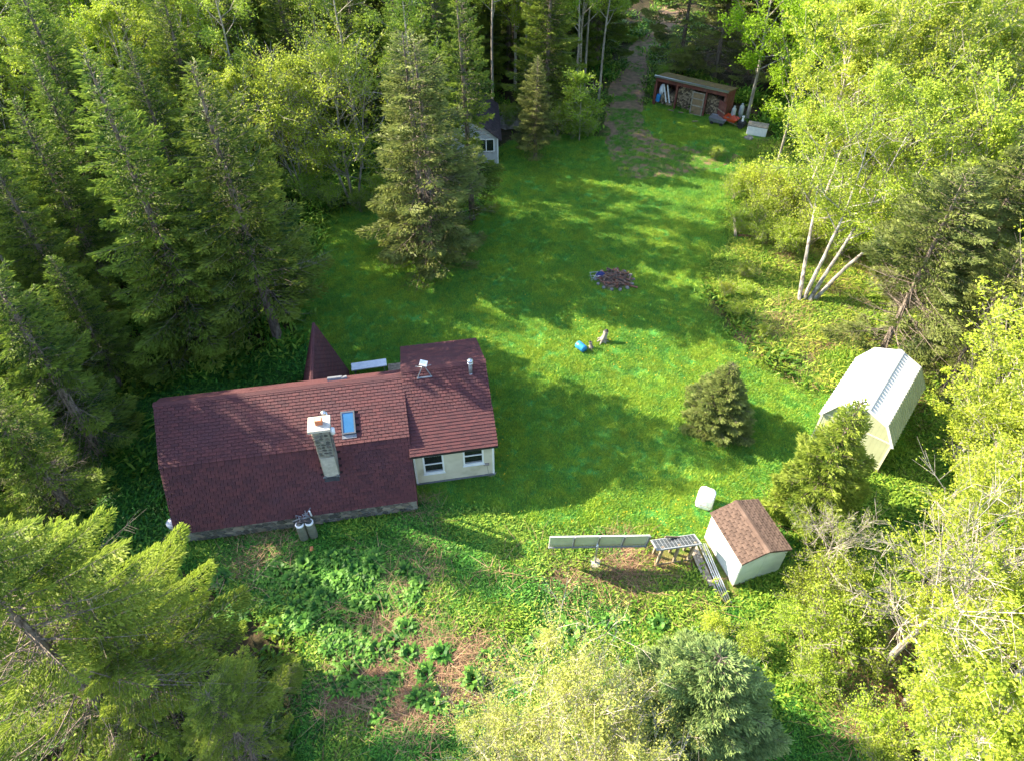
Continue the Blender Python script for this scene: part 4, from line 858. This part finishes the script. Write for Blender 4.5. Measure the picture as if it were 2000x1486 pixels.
def conifer(seed, h, rad, nb, dens, m, z0=.04, bare=.25, spr=.24, wid=.065, top=.55, low=-.22, power=.8, bark='bark', deadf=.12, flatk=.38, jit=.35, dome=0., twin=False, dead_z=.35):
    r = np.random.default_rng(seed)
    st = [(0., 0., h)]
    if twin: st = [(0., 0., h), (.55, .1, h*.97)]
    V = []; Fc = []; T = []; P0 = []; P1 = []; R0 = []; R1 = []; tr = MB()
    for si, (sx, sy, hh) in enumerate(st):
        lean = r.normal(size=2)*.012*hh; tp = [(sx*min(1, t*2.2)+lean[0]*t*t, sy*min(1, t*2.2)+lean[1]*t*t, hh*t) for t in np.linspace(0, 1, 9)]
        tr.tube(tp, [max(.015, .016*hh*(1-t)**.8+.012) for t in np.linspace(0, 1, 9)], 8)
        lobes = 1+jit*.6*np.sin(np.arange(6)*2.1+r.random()*6)
        for i in range(nb):
            zr_ = z0+(1-z0)*((i+r.random())/nb)**.92
            z = zr_*hh; az = i*2.39996+r.normal()*.35
            if twin and zr_ > .5 and r.random() < .3: continue
            prof = (1-zr_)**power
            if dome: prof = prof*(1-dome)+dome*math.sqrt(max(0, 1-zr_**2.2))
            L_ = rad*prof*(1-jit*.6+jit*1.3*r.random())*lobes[int(az/1.0472) % 6]+.15
            if zr_ < .12: L_ *= .75+.25*zr_/.12
            d = np.array((math.cos(az), math.sin(az), 0)); sd_ = np.array((-d[1], d[0], 0))
            slp = low+(top-low)*zr_**1.3+r.normal()*.07; c = np.array(((sx*min(1, zr_*2.2)), sy*min(1, zr_*2.2), z))
            cur = .28*(1-zr_)
            def P(t): t = np.asarray(t)[..., None]; return c+d*L_*t+np.array((0, 0, 1.))*L_*(slp*t-cur*t+cur*1.15*t*t)
            ts = np.array([0, .35, .7, 1.]); q = P(ts); rr = np.array([.011+.012*L_/2, .009+.007*L_/2, .008, .004])
            for k in range(3): P0.append(q[k]); P1.append(q[k+1]); R0.append(rr[k]); R1.append(rr[k+1])
            dead = zr_ < dead_z and r.random() < deadf*2.2
            # bare side twigs
            for k in range(int(3+L_*3)):
                t = .2+.75*r.random(); s_ = (1 if r.random() < .5 else -1)*flatk*L_*(1-t)**.6*(.5+.5*r.random()); p = P(t); e = p+sd_*s_+d*abs(s_)*.7+np.array((0, 0, -.15*abs(s_)))
                P0.append(p); P1.append(e); R0.append(.007); R1.append(.003)
            if dead: continue
            br = bare*(1-zr_)**.7*(1.0 if r.random() < .8 else 1.8); br = min(br, .8)
            n = max(6, int(dens*L_*L_*flatk*1.15+dens*.10*L_))
            t = br+(1-br)*r.random(n)**.8; s_ = (r.random(n)*2-1)*(flatk*L_*(1.02-t)**.65+.05)
            p = P(t)+sd_*s_[:, None]+d*(np.abs(s_)*.45)[:, None]; p[:, 2] -= np.abs(s_)*.22+r.random(n)*.10*(1-zr_)*L_*.5; p += r.normal(size=(n, 3))*.03
            dv = d*.85+sd_*(np.sign(s_)*.55)[:, None]+r.normal(size=(n, 3))*.28; dv[:, 2] += -.12+.45*zr_
            ln = spr*(.6+.8*r.random(n)); v, f = rhombi(p, dv, ln, wid*(.7+.6*r.random(n)), r, 2)
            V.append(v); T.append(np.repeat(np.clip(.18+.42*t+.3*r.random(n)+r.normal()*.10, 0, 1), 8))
    V = np.concatenate(V); f = np.arange(len(V)).reshape(-1, 4)
    crown = mkmesh('crown', V, f, m, tint=np.concatenate(T))
    bv, bf = batch_tubes(P0, P1, R0, R1); tv = np.array([tuple(p) for p in tr.v]); nb_ = len(tv)
    faces = [tuple(q) for q in tr.f]+[tuple(q) for q in (bf+nb_).tolist()]
    trunk = mkmesh('trunk', np.vstack([tv, bv]), faces, M[bark])
    return dict(h=h, crown=crown, trunk=trunk)
def broadleaf(seed, h, rad, nleaf, leaf, m, bark='bark_grey', stems=None, nl=16, cb=.28, elev=45, r0=None, spread=.16, sub=6, tw=5, twr=.006, oval=.6, wob=.04, droop=0., flat=0.):
    r = np.random.default_rng(seed); tr = MB(); P0 = []; P1 = []; R0 = []; R1 = []; tips = []
    r0 = r0 or .013*h
    if stems is None: stems = [[(0, 0, 0), (0, 0, h)]]
    for st in stems:
        A = np.array(st[0], float); B = np.array(st[-1], float); hs = B[2]; m_ = 10
        pts = []
        ctrl = np.array(st, float); cum = np.linspace(0, 1, len(ctrl)); wv = np.cumsum(r.normal(size=(m_, 2))*wob*h*.25, 0)
        for i, t in enumerate(np.linspace(0, 1, m_)):
            p = np.array([np.interp(t, cum, ctrl[:, k]) for k in range(3)]); p[:2] += wv[i]*t; pts.append(p)
        pts = np.array(pts); tr.tube(pts, [max(.012, r0*(1-.9*t)) for t in np.linspace(0, 1, m_)], 8)
        for i in range(nl):
            t = cb+(1-cb)*((i+.5*r.random())/nl)**.9; x = t*(m_-1); k = min(m_-2, int(x)); p = pts[k]+(pts[k+1]-pts[k])*(x-k)
            u = (t-cb)/(1-cb); env = rad*max(.14, math.sin(math.pi*min(1, .18+.82*u))**oval)*(.7+.5*r.random())
            az = i*2.4+r.normal()*.4; el = R(elev+(80-elev)*u**2+r.normal()*9)
            d = np.array((math.cos(az)*math.cos(el), math.sin(az)*math.cos(el), math.sin(el))); L1 = env/max(.35, math.cos(el)) if u < .8 else env*1.1
            L1 = min(L1, max(.3, (h*1.02-p[2])/max(.2, math.sin(el)))); 
            b0 = max(.012, r0*(1-.85*t)*.55); q = [p]
            for s in range(3):
                dd = d+r.normal(size=3)*.16; dd[2] -= droop*s; dd /= np.linalg.norm(dd); q.append(q[-1]+dd*L1/3)
            for s in range(3): P0.append(q[s]); P1.append(q[s+1]); R0.append(b0*(1-s*.3)); R1.append(b0*(1-(s+1)*.3)+.004)
            q = np.array(q)
            for j in range(sub):
                tt = .25+.75*(j+r.random())/sub; xx = min(2.999, tt*3); kk = int(xx); pp = q[kk]+(q[kk+1]-q[kk])*(xx-kk)
                d2 = d+r.normal(size=3)*.62; d2[2] = d2[2]*.7+.15-droop; d2 /= np.linalg.norm(d2); L2 = L1*(.20+.25*r.random())*(1.25-tt*.4)
                e = pp+d2*L2; P0.append(pp); P1.append(e); R0.append(twr*1.8); R1.append(twr)
                for w in range(tw):
                    t3 = .2+.8*r.random(); p3 = pp+(e-pp)*t3; d3 = d2*.8+r.normal(size=3)*.6; d3[2] += .2-droop; d3 /= np.linalg.norm(d3); e3 = p3+d3*L2*(.35+.4*r.random())
                    P0.append(p3); P1.append(e3); R0.append(twr); R1.append(twr*.5); tips.append((p3, e3, u))
    k = len(tips); a = np.array([q[0] for q in tips]); b = np.array([q[1] for q in tips]); ii = r.integers(0, k, nleaf); wgt = r.random(k); ii = ii[wgt[ii] > .3]
    n = len(ii); t = r.random(n)**.7; pos = a[ii]+(b[ii]-a[ii])*t[:, None]+r.normal(size=(n, 3))*spread
    dv = r.normal(size=(n, 3)); dv[:, 2] = dv[:, 2]*.6-.15
    if flat: dv[:, 2] *= 1-flat
    v, f = rhombi(pos, dv, leaf*(.45+1.1*r.random(n)**1.5), leaf*(.5+.4*r.random(n)), r, 1)
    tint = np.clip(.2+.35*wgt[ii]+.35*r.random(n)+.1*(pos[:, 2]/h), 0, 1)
    crown = mkmesh('crown', v, f, m, tint=np.repeat(tint, 4))
    bv, bf = batch_tubes(P0, P1, R0, R1); tv = np.array([tuple(p) for p in tr.v]); nb_ = len(tv)
    trunk = mkmesh('trunk', np.vstack([tv, bv]), [tuple(q) for q in tr.f]+[tuple(q) for q in (bf+nb_).tolist()], M[bark])
    return dict(h=h, crown=crown, trunk=trunk)
PR = {}
def protos():
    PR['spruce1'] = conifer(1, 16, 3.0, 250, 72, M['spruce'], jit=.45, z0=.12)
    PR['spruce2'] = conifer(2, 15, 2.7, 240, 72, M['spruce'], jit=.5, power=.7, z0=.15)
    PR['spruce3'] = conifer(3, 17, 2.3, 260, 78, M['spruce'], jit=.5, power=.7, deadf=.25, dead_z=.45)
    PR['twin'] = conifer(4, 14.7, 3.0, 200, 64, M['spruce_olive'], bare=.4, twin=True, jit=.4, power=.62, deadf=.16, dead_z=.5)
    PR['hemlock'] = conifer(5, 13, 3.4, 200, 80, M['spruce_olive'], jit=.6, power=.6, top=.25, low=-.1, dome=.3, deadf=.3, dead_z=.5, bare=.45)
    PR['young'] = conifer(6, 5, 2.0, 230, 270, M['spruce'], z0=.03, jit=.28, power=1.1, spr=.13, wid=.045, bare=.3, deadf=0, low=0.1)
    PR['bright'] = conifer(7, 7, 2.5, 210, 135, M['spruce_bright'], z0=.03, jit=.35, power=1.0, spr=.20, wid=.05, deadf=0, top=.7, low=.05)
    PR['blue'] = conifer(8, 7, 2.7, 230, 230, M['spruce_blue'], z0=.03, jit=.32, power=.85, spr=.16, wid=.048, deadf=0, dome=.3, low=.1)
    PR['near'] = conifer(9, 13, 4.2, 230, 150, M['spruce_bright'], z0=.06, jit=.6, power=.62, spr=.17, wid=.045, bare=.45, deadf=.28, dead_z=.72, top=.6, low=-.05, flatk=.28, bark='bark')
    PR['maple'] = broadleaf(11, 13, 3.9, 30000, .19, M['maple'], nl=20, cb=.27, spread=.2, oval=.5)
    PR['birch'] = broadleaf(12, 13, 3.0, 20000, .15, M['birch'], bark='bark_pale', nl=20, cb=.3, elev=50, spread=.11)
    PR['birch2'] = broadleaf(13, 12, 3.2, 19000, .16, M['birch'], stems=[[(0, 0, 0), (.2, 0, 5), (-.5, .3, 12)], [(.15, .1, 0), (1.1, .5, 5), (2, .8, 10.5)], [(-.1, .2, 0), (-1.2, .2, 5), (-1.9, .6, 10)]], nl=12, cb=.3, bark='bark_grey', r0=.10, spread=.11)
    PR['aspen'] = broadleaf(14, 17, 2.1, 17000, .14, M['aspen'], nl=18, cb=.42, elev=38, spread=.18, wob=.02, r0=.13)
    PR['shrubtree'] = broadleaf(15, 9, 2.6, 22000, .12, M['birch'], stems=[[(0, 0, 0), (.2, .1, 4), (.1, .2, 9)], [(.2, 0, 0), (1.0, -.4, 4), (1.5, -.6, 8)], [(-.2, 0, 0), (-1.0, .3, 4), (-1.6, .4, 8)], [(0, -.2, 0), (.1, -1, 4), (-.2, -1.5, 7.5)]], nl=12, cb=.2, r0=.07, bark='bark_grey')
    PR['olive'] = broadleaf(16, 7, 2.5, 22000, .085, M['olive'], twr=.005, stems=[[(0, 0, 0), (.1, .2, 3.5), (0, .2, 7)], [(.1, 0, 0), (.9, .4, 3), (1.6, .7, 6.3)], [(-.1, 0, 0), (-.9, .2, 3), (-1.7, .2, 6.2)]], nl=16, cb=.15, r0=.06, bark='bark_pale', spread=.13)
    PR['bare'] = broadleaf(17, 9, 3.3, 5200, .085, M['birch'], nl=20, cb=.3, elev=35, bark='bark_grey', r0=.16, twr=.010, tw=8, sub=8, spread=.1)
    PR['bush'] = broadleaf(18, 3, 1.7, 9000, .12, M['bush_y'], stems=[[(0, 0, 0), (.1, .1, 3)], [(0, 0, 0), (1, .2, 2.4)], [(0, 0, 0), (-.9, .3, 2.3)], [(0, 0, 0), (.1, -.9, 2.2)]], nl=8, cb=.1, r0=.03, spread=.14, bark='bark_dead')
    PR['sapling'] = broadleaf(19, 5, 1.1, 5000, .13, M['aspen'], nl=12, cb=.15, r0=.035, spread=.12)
NAMES = dict(spruce1='spruce_tree', spruce2='spruce_tree', spruce3='spruce_tree', twin='spruce_tree', hemlock='hemlock_tree', young='spruce_tree', bright='spruce_tree', blue='spruce_tree', near='spruce_tree',
             maple='maple_tree', birch='birch_tree', birch2='birch_tree', aspen='aspen_tree', shrubtree='small_tree', olive='small_tree', bare='bare_tree', bush='bush', sapling='sapling')
TREES = []
def tree(kind, x, y, h, label, group=None, m=None, wf=1., rz=None, tilt=(0, 0), cat=None):
    p = PR[kind]; s = h/p['h']; nm = NAMES[kind]
    T = thing(nm, label, cat or nm.replace('_tree', ' tree').replace('_', ' '), (x, y, float(ground_z(np.array([x]), np.array([y]))[0])-.03), rng.random()*6.28 if rz is None else rz, group)
    T.scale = (s*wf, s*wf, s); T.rotation_euler = (tilt[0], tilt[1], T.rotation_euler[2])
    put('trunk' if nm != 'bush' else 'stems', p['trunk'], T)
    c = put('crown' if nm != 'bush' else 'leaves', p['crown'], T)
    if m: c.material_slots[0].link = 'OBJECT'; c.material_slots[0].material = M[m]
    TREES.append((x, y)); return T
def top(kind, px, py, h, label, group=None, **k):
    "tree whose tip is seen at photograph pixel px, py and which is h metres tall"
    x, y = G(px, py, h); return tree(kind, x, y, h, label, group, **k)
def foot(kind, px, py, h, label, group=None, **k):
    "tree whose foot stands at photograph pixel px, py"
    x, y = G(px, py); return tree(kind, x, y, h, label, group, **k)
def main_trees():
    top('spruce1', 160, 95, 15.8, 'tall spruce on the left with its pointed top against light green woods', wf=1.05)
    top('spruce2', 378, 128, 14.8, 'tall spruce with trunk foot visible just behind the A-frame porch', wf=1.15)
    top('twin', 790, 60, 13.5, 'big double-topped spruce standing alone at the left side of the lawn', wf=1.2, rz=.3)
    top('spruce3', 900, -60, 15, 'slim tall spruce right behind the double-topped spruce beside the white cabin', wf=.85)
    top('young', 1432, 712, 3.9, 'young bushy spruce alone on the lawn left of the barn shed', m='spruce_olive', wf=1.15)
    top('bright', 1682, 785, 6.9, 'bright green spruce covering the front of the barn shed', wf=.85)
    top('blue', 1410, 1280, 6.2, 'blue-green bushy spruce at the bottom edge right of centre', wf=1.0)
    top('near', 10, 1040, 10.3, 'large sunlit spruce filling the lower left corner', rz=1, wf=.92)
    top('near', 165, 1190, 7.4, 'bright branched spruce between the lower left corner and the house', rz=2.4, wf=.85)
    top('near', -170, 1020, 12.5, 'sunlit spruce cut off by the left edge near the bottom', rz=4)
    top('near', 400, 1350, 5.8, 'lower spruce with grey dead branches at the bottom left', rz=5.2, wf=1.05)
    foot('spruce1', 130, 850, 11, 'dark shaded spruce at the left edge level with the lawn', wf=1.1)
    top('spruce2', 30, 200, 12, 'dark spruce at the left edge left of the tallest spruce')
    foot('spruce3', 150, 1010, 9, 'dim spruce left of the red house roof', wf=1.3)
    tree('spruce3', -19, 20.9, 12, 'dark spruce standing close left of the red gambrel roof', wf=1.2)
    tree('spruce1', -23, 22.6, 12, 'dark spruce half out of the left edge, level with the roof ridge')
    foot('spruce2', 240, 760, 8, 'low dark spruce just beyond the left end of the house', wf=1.0)
    foot('spruce1', 20, 1100, 9, 'dark spruce cut by the left edge beside the house')
    foot('spruce2', 540, 590, 9, 'shorter dark spruce whose right side hangs over the lawn corner', wf=1.3)
    foot('spruce1', 400, 680, 9.5, 'middle dark spruce between the two tall spruces', wf=1.2)
    top('shrubtree', 640, 105, 10, 'yellow-green many-stemmed tree left of the double-topped spruce', wf=1.1)
    top('shrubtree', 540, 150, 8.5, 'paler yellow-green tree with bare twigs between the tall spruces and the lawn', wf=1.1)
    top('birch', 440, 150, 9, 'yellow leaved birch showing just right of the second tall spruce')
    top('sapling', 290, 190, 8, 'narrow yellow-green young tree between the two tall spruces', m='birch')
    top('spruce2', 1050, 110, 7.5, 'small spruce at the back lawn edge right of the white cabin', m='spruce_olive', wf=1.2)
    for i, (px, py, h) in enumerate(((962, 215, 16), (1026, 205, 17), (1122, 222, 15.5), (1140, 178, 16), (1064, 160, 16))):
        foot('aspen', px, py, h, ['leftmost', 'second', 'middle', 'rightmost', 'rearmost'][i]+' of the slender pale-trunked aspens at the back of the lawn', 'aspens behind the lawn')
    top('sapling', 1140, 150, 5, 'light green sapling at the lawn edge left of the dirt track', wf=1.5)
    foot('hemlock', 1325, 140, 13, 'big brownish spruce behind the wood shelter beside the track', wf=.9)
    foot('hemlock', 1395, 150, 13, 'dark conifer behind the right end of the wood shelter')
    foot('maple', 1458, 236, 12.5, 'vivid green maple over the right end of the wood shelter', wf=1.0)
    top('maple', 1600, 35, 10.5, 'rounded bright green maple in front of the white chest', wf=.85)
    foot('maple', 1640, 190, 13, 'green maple behind the rounded one at the top right')
    # the four-trunk tree on the right of the lawn
    bx, by = G(1572, 590); st = []
    for k, (px, py, z, mx, my, mz) in enumerate(((1600, 250, 9.5, 1590, 360, 5.6), (1740, 150, 12, 1655, 400, 5.6), (1830, 190, 11.5, 1700, 420, 5), (1830, 270, 9, 1745, 440, 4.2))):
        ax, ay = G(px, py, z); cx, cy = G(mx, my, mz); o = (.25*(k-1.5), -.1+.1*(k % 2)); st.append([(o[0], o[1], 0), ((cx-bx)*.45+o[0]*.5, (cy-by)*.45, mz*.5), (cx-bx, cy-by, mz), (ax-bx, ay-by, z)])
    PR['fan'] = broadleaf(31, 12, 2.7, 46000, .115, M['birch'], stems=st, nl=16, cb=.47, r0=.135, elev=30, wob=.03, bark='bark_mid', spread=.18)
    NAMES['fan'] = 'multi_trunk_tree'
    tree('fan', bx, by, 12, 'tree with four pale trunks fanning out from one foot at the right of the lawn', rz=0, cat='tree')
    L = [('birch', 1700, 20, 13), ('birch2', 1790, 60, 12.5), ('birch', 1880, -20, 14), ('birch2', 1980, 60, 12), ('birch', 1760, -110, 14), ('birch', 1940, -120, 14), ('birch2', 2080, 200, 12), ('birch', 1700, 130, 9), ('birch', 1850, 120, 11), ('birch2', 1940, 190, 11)]
    for i, (k, px, py, h) in enumerate(L): top(k, px, py, h, 'yellow-green birch in the bright thicket at the upper right', 'birches in the upper right thicket')
    top('hemlock', 1900, 330, 11, 'olive green hemlock at the right edge above the barn shed', wf=.95)
    top('hemlock', 2040, 260, 12, 'olive hemlock cut off by the right edge')
    top('hemlock', 2010, 480, 9, 'lower olive hemlock at the right edge beside the bird house', wf=.8)
    # right side from the barn down
    L = [('birch2', 2050, 620, 8.5), ('maple', 1990, 800, 6), ('birch', 2110, 740, 9), ('birch2', 1990, 930, 7), ('birch', 2080, 980, 9), ('birch2', 1960, 1060, 6), ('birch', 1990, 1150, 8), ('birch2', 1920, 1300, 5.5), ('birch', 2060, 1340, 8), ('birch', 1960, 1420, 6)]
    for i, (k, px, py, h) in enumerate(L): top(k, px, py, h, 'bright yellow-green tree in the thicket right of the garden shed', 'trees in the lower right thicket', m='birch', wf=1.1)
    foot('bare', 1712, 1312, 8.5, 'nearly bare grey-trunked tree right of the garden shed with few new leaves', wf=.95)
    top('bare', 1650, 1020, 3.5, 'low bare branched tree between bright spruce and garden shed', wf=1.3)
    x, y = G(1800, 1480); tree('birch', x, y, 10, 'pale trunk leaning steeply to the right in the lower right corner', tilt=(R(-22), R(38)), rz=0)
    top('olive', 1090, 1340, 5.5, 'pale yellow birch with bare twigs at the bottom centre', wf=1.15)
    top('olive', 1240, 1390, 5, 'pale yellow birch left against the blue-green spruce', wf=1.1)
    top('olive', 980, 1440, 4.5, 'lower pale yellow birch at the bottom edge left of centre')
    top('olive', 1140, 1500, 6, 'pale yellow birch cut off by the bottom edge')
    for i, (px, py, h) in enumerate(((1600, 1130, 1.8), (1560, 1190, 1.3), (1480, 1240, 1.2), (1640, 1200, 2.4), (1400, 1210, 1.0), (1650, 1120, 2.2), (1700, 1260, 1.6), (1600, 1290, 1.5), (1720, 1400, 1.6), (1820, 1180, 2), (1860, 1380, 2), (1740, 1480, 1.7), (1900, 1460, 2))):
        top('bush', px, py, h, 'light green bush in the shrubs before and right of the garden shed', 'bushes by the garden shed')
    for i, (px, py, h) in enumerate(((1480, 330, 2.2), (1440, 350, 1.6), (1500, 390, 2.4), (1540, 340, 3), (1450, 420, 1.4), (1500, 440, 1.6), (1600, 420, 2.4), (1660, 440, 2.4), (1540, 450, 1.8), (1800, 440, 3), (1840, 520, 2.4), (1760, 400, 3), (1700, 360, 3.2), (1880, 600, 2.6), (1900, 680, 2), (1850, 640, 1.6), (1420, 560, .9), (1440, 600, .8), (1460, 560, .8), (1460, 520, 1.0), (1400, 290, .9), (1490, 640, .7))):
        top('bush', px, py, h, 'leafy bush along the right side of the lawn under the birches', 'bushes right of the lawn')
    for i, (px, py, h) in enumerate(((1300, 130, 1.2), (1330, 100, 2), (1150, 235, 1.4), (1120, 235, 1.6), (1090, 210, 2.4), (1130, 190, 2.2), (1000, 215, 1.5), (640, 370, 1.6), (700, 380, 1.4), (600, 350, 2), (740, 350, 1.8), (520, 330, 2.4))):
        top('bush', px, py, h, 'low bush at the shaded back edge of the lawn', 'bushes at the back lawn edge', m='weeds')
def forest_fill():
    r = np.random.default_rng(77)
    clear = [LAWN, TRACK, [G(*p) for p in ROUGH_PX], [G(*p) for p in ((560, 1000), (560, 2000), (2000, 2000), (2000, 1000))]]
    keep = [G(*p) for p in ((1180, 0), (1400, 0), (1520, 290), (1180, 300))]
    n = 0
    def ok(x, y, dmin):
        for P in clear+[keep, HOUSE_AREA, TRACKWORN]:
            if inpoly(np.array([x]), np.array([y]), P)[0]: return False
        return all((x-a)**2+(y-b)**2 > dmin*dmin for a, b in TREES)
    zones = [  # x0 x1 y0 y1 count kinds label group dmin
        (-62, -26, 48, 84, 60, ['birch', 'aspen', 'birch', 'spruce3', 'maple', 'birch2'], 'light green broadleaf tree in the far woods at the upper left', 3.2),
        (-27, -4, 46, 82, 56, ['birch', 'aspen', 'spruce3', 'birch', 'spruce1', 'aspen'], 'yellow-green tree in the woods behind the tall spruces', 3.0),
        (-6, 9.5, 55, 84, 46, ['spruce3', 'aspen', 'birch', 'aspen', 'spruce1', 'birch'], 'dark tree in the woods behind the aspens at the top', 2.5),
        (9, 26, 62, 84, 26, ['spruce1', 'hemlock', 'maple', 'spruce3', 'hemlock'], 'dark tree in the woods behind the wood shelter', 3.2),
        (20, 58, 46, 84, 60, ['birch', 'birch2', 'birch', 'aspen', 'maple'], 'bright yellow-green tree in the far woods at the upper right', 3.4),
        (24, 44, 14, 47, 30, ['birch', 'birch2', 'hemlock', 'birch'], 'yellow-green tree beyond the right edge of the clearing', 3.6),
        (-48, -19, 30, 48, 26, ['spruce1', 'spruce3', 'spruce2', 'birch', 'spruce1', 'aspen'], 'dark conifer in the shaded woods left of the lawn', 3.2),
        (-34, -19, 14, 30, 12, ['spruce1', 'spruce2', 'spruce3'], 'dark spruce in the shaded woods left of the house', 3.6)]
    for x0, x1, y0, y1, cnt, kinds, lab, dmin in zones:
        k = 0; tries = 0;
        while k < cnt and tries < cnt*12:
            tries += 1; x = x0+(x1-x0)*r.random(); y = y0+(y1-y0)*r.random()
            if not ok(x, y, dmin): continue
            kd = kinds[int(r.integers(len(kinds)))]; h = dict(birch=12, aspen=15, spruce1=14, spruce2=13, spruce3=15, maple=12, birch2=11.5, hemlock=12.5)[kd]*(.8+.35*r.random())
            if x < -16 and y < 21: h = min(h, 8.5)
            elif x < -16 and y < 26: h = min(h, 11)
            what = dict(birch='yellow-green birch', birch2='many-stemmed yellow-green birch', aspen='slender light green aspen', maple='bright green maple', hemlock='olive hemlock').get(kd, 'dark spruce')
            where = lab[lab.index(' in ' if ' in ' in lab else ' beyond '):]; plural = what.replace('birch', 'birches') if 'birch' in what else what+'s'
            tree(kd, x, y, h, what+where, plural+where, m=('aspen' if kd in ('birch', 'birch2') and x < -30 and r.random() < .6 else None)); k += 1
def bank_plants():
    pr = [rosette(34, .55, .125, s, .75) for s in range(4)]
    ms = [mkmesh('leaves', v, f, M['plant'], tint=t) for v, f, t in pr]
    def at(px, py, s, lb, grp):
        x, y = G(px, py); z = float(ground_z(np.array([x]), np.array([y]))[0])
        o = put('leafy_plant', ms[rng.integers(4)], None, (x, y, z), (rng.normal()*.08, rng.normal()*.08, rng.random()*6.28), (s, s, s*(.9+.3*rng.random()))); tag(o, lb, 'plant', grp)
    A = [(682, 1310, 1.3), (735, 1270, 1.2), (800, 1280, 1.2), (862, 1280, 1.3), (925, 1330, 1.4), (950, 1285, 1.1), (780, 1325, 1.), (832, 1320, 1.2), (700, 1345, 1.2), (755, 1365, 1.1), (815, 1370, 1.1), (850, 1380, 1.3), (905, 1395, 1.1), (720, 1290, .9), (665, 1290, 1), (640, 1270, 1), (770, 1345, .8), (840, 1350, .9), (660, 1350, 1), (740, 1400, 1)]
    for p in A: at(*p, 'leafy green rosette plant on the bare brown soil near the bottom', 'rosette plants on bare soil')
    for p in ((1115, 1240, 1.5), (1052, 1255, 1.3), (1100, 1225, 1.1), (1190, 1215, 1.0), (1285, 1220, 1.2), (1215, 1210, .8), (1300, 1205, .8), (1135, 1255, 1)): at(*p, 'dark green leafy plant clump left of the bushes below the solar panels', 'leafy clumps below the solar panels')
    r = np.random.default_rng(21)
    for k in range(95):
        px = 430+390*r.random(); py = 1085+150*r.random()+(.25*(600-px) if px < 600 else 0)+(0 if px < 760 else 30)
        at(px, py, .7+.6*r.random(), 'dark leafy plant on the shaded bank between house and bottom edge', 'leafy plants on the shaded bank')
    for k in range(26):
        px = 640+100*r.random()+r.normal()*20; py = 1230+120*r.random(); at(px, py, .6+.5*r.random(), 'small leafy plant among the rosettes near the bottom', 'small rosette plants near the bottom')

def describe_places():
    "gives each look-alike tree, bush and plant its own place words, measured in the photograph's frame"
    LM = {'wood shelter': (1360, 190), 'white chest': (1485, 265), 'four-trunk tree': (1575, 585), 'barn shed': (1700, 800), 'garden shed': (1465, 1060), 'bird house': (1880, 715), 'burn pile': (1200, 545), 'garden edging': (1440, 450),
          'blue-green spruce': (1430, 1390), 'bright green spruce': (1610, 930), 'double-topped spruce': (820, 330), 'white cabin': (955, 265), 'dirt track': (1235, 170), 'tallest left spruce': (250, 400), 'porch': (625, 690), 'stone chimney': (630, 880), 'red roof': (320, 900),
          'solar panels': (1170, 1055), 'propane tanks': (602, 1035), 'wing windows': (880, 895), 'bare grey tree': (1740, 1150), 'leaning pale trunk': (1880, 1350), 'young lawn spruce': (1430, 790), 'rounded maple': (1580, 180), 'upper left corner': (0, 0), 'upper right corner': (2000, 0), 'lower right corner': (2000, 1486)}
    def pix(x, y, z):
        z -= CAM_H; a = y*_c-z*_c; b = y*_c+z*_c
        return (1000+F*x/a, 743-F*b/a) if a > 1 else (-9e3, 0)
    by = {}
    for o in COL.objects:
        if o.parent is None and 'label' in o and o.get('kind') is None and 'group' in o: by.setdefault(o['label'], []).append(o)
    used = set(o['label'] for o in COL.objects if 'label' in o)
    HT = {}
    def hgt(q):
        if q.name not in HT: HT[q.name] = max([0]+[c.bound_box[1][2] for c in KIDS.get(q.name, [])])*q.scale.z
        return HT[q.name]
    KIDS = {}
    for c in COL.objects:
        if c.parent is not None and c.name.startswith(('crown', 'leaves')): KIDS.setdefault(c.parent.name, []).append(c)
    for lab, obs in by.items():
        if len(obs) < 2: continue
        mh = float(np.mean([hgt(q) for q in obs]))
        for o in obs:
            w = lab.split(); head = []
            for q in w:
                if q in ('in', 'at', 'behind', 'right', 'along', 'beyond', 'on', 'left', 'among', 'before', 'over'): break
                head.append(q)
            head = ' '.join(head); x, y, z = o.location; ht_ = hgt(o)
            for fr_ in (.7, .4, .1):
                px, py = pix(x, y, z+ht_*fr_)
                if -20 < px < 2020 and -10 < py < 1500: break
            if not (-60 < px < 2060 and -40 < py < 1530): continue
            best = None
            for nm, (lx, ly) in LM.items():
                dx, dy = px-lx, py-ly; d = math.hypot(dx, dy)
                hz = 'left of' if dx < 0 else 'right of'; vt = 'above' if dy < 0 else 'below'
                dr = hz if abs(dy) < .4*abs(dx) else vt if abs(dx) < .4*abs(dy) else vt+' and '+hz
                for lim, wd in ((70, 'just'), (150, 'close'), (280, 'some way'), (450, 'well'), (700, 'far')):
                    if d < lim: break
                for ex in ('', 'taller ' if ht_ > mh else 'smaller '):
                    L_ = f'{ex}{head} {wd} {dr} the {nm}'
                    if L_ not in used and len(L_.split()) <= 16 and (best is None or d+(60 if ex else 0) < best[0]): best = (d+(60 if ex else 0), L_)
            if best: o['label'] = best[1]; used.add(best[1])
house(); barn(); small_shed(); wood_shelter(); far_cabin(); props()
protos(); main_trees(); forest_fill(); bank_plants(); build_ground_cover()
describe_places()
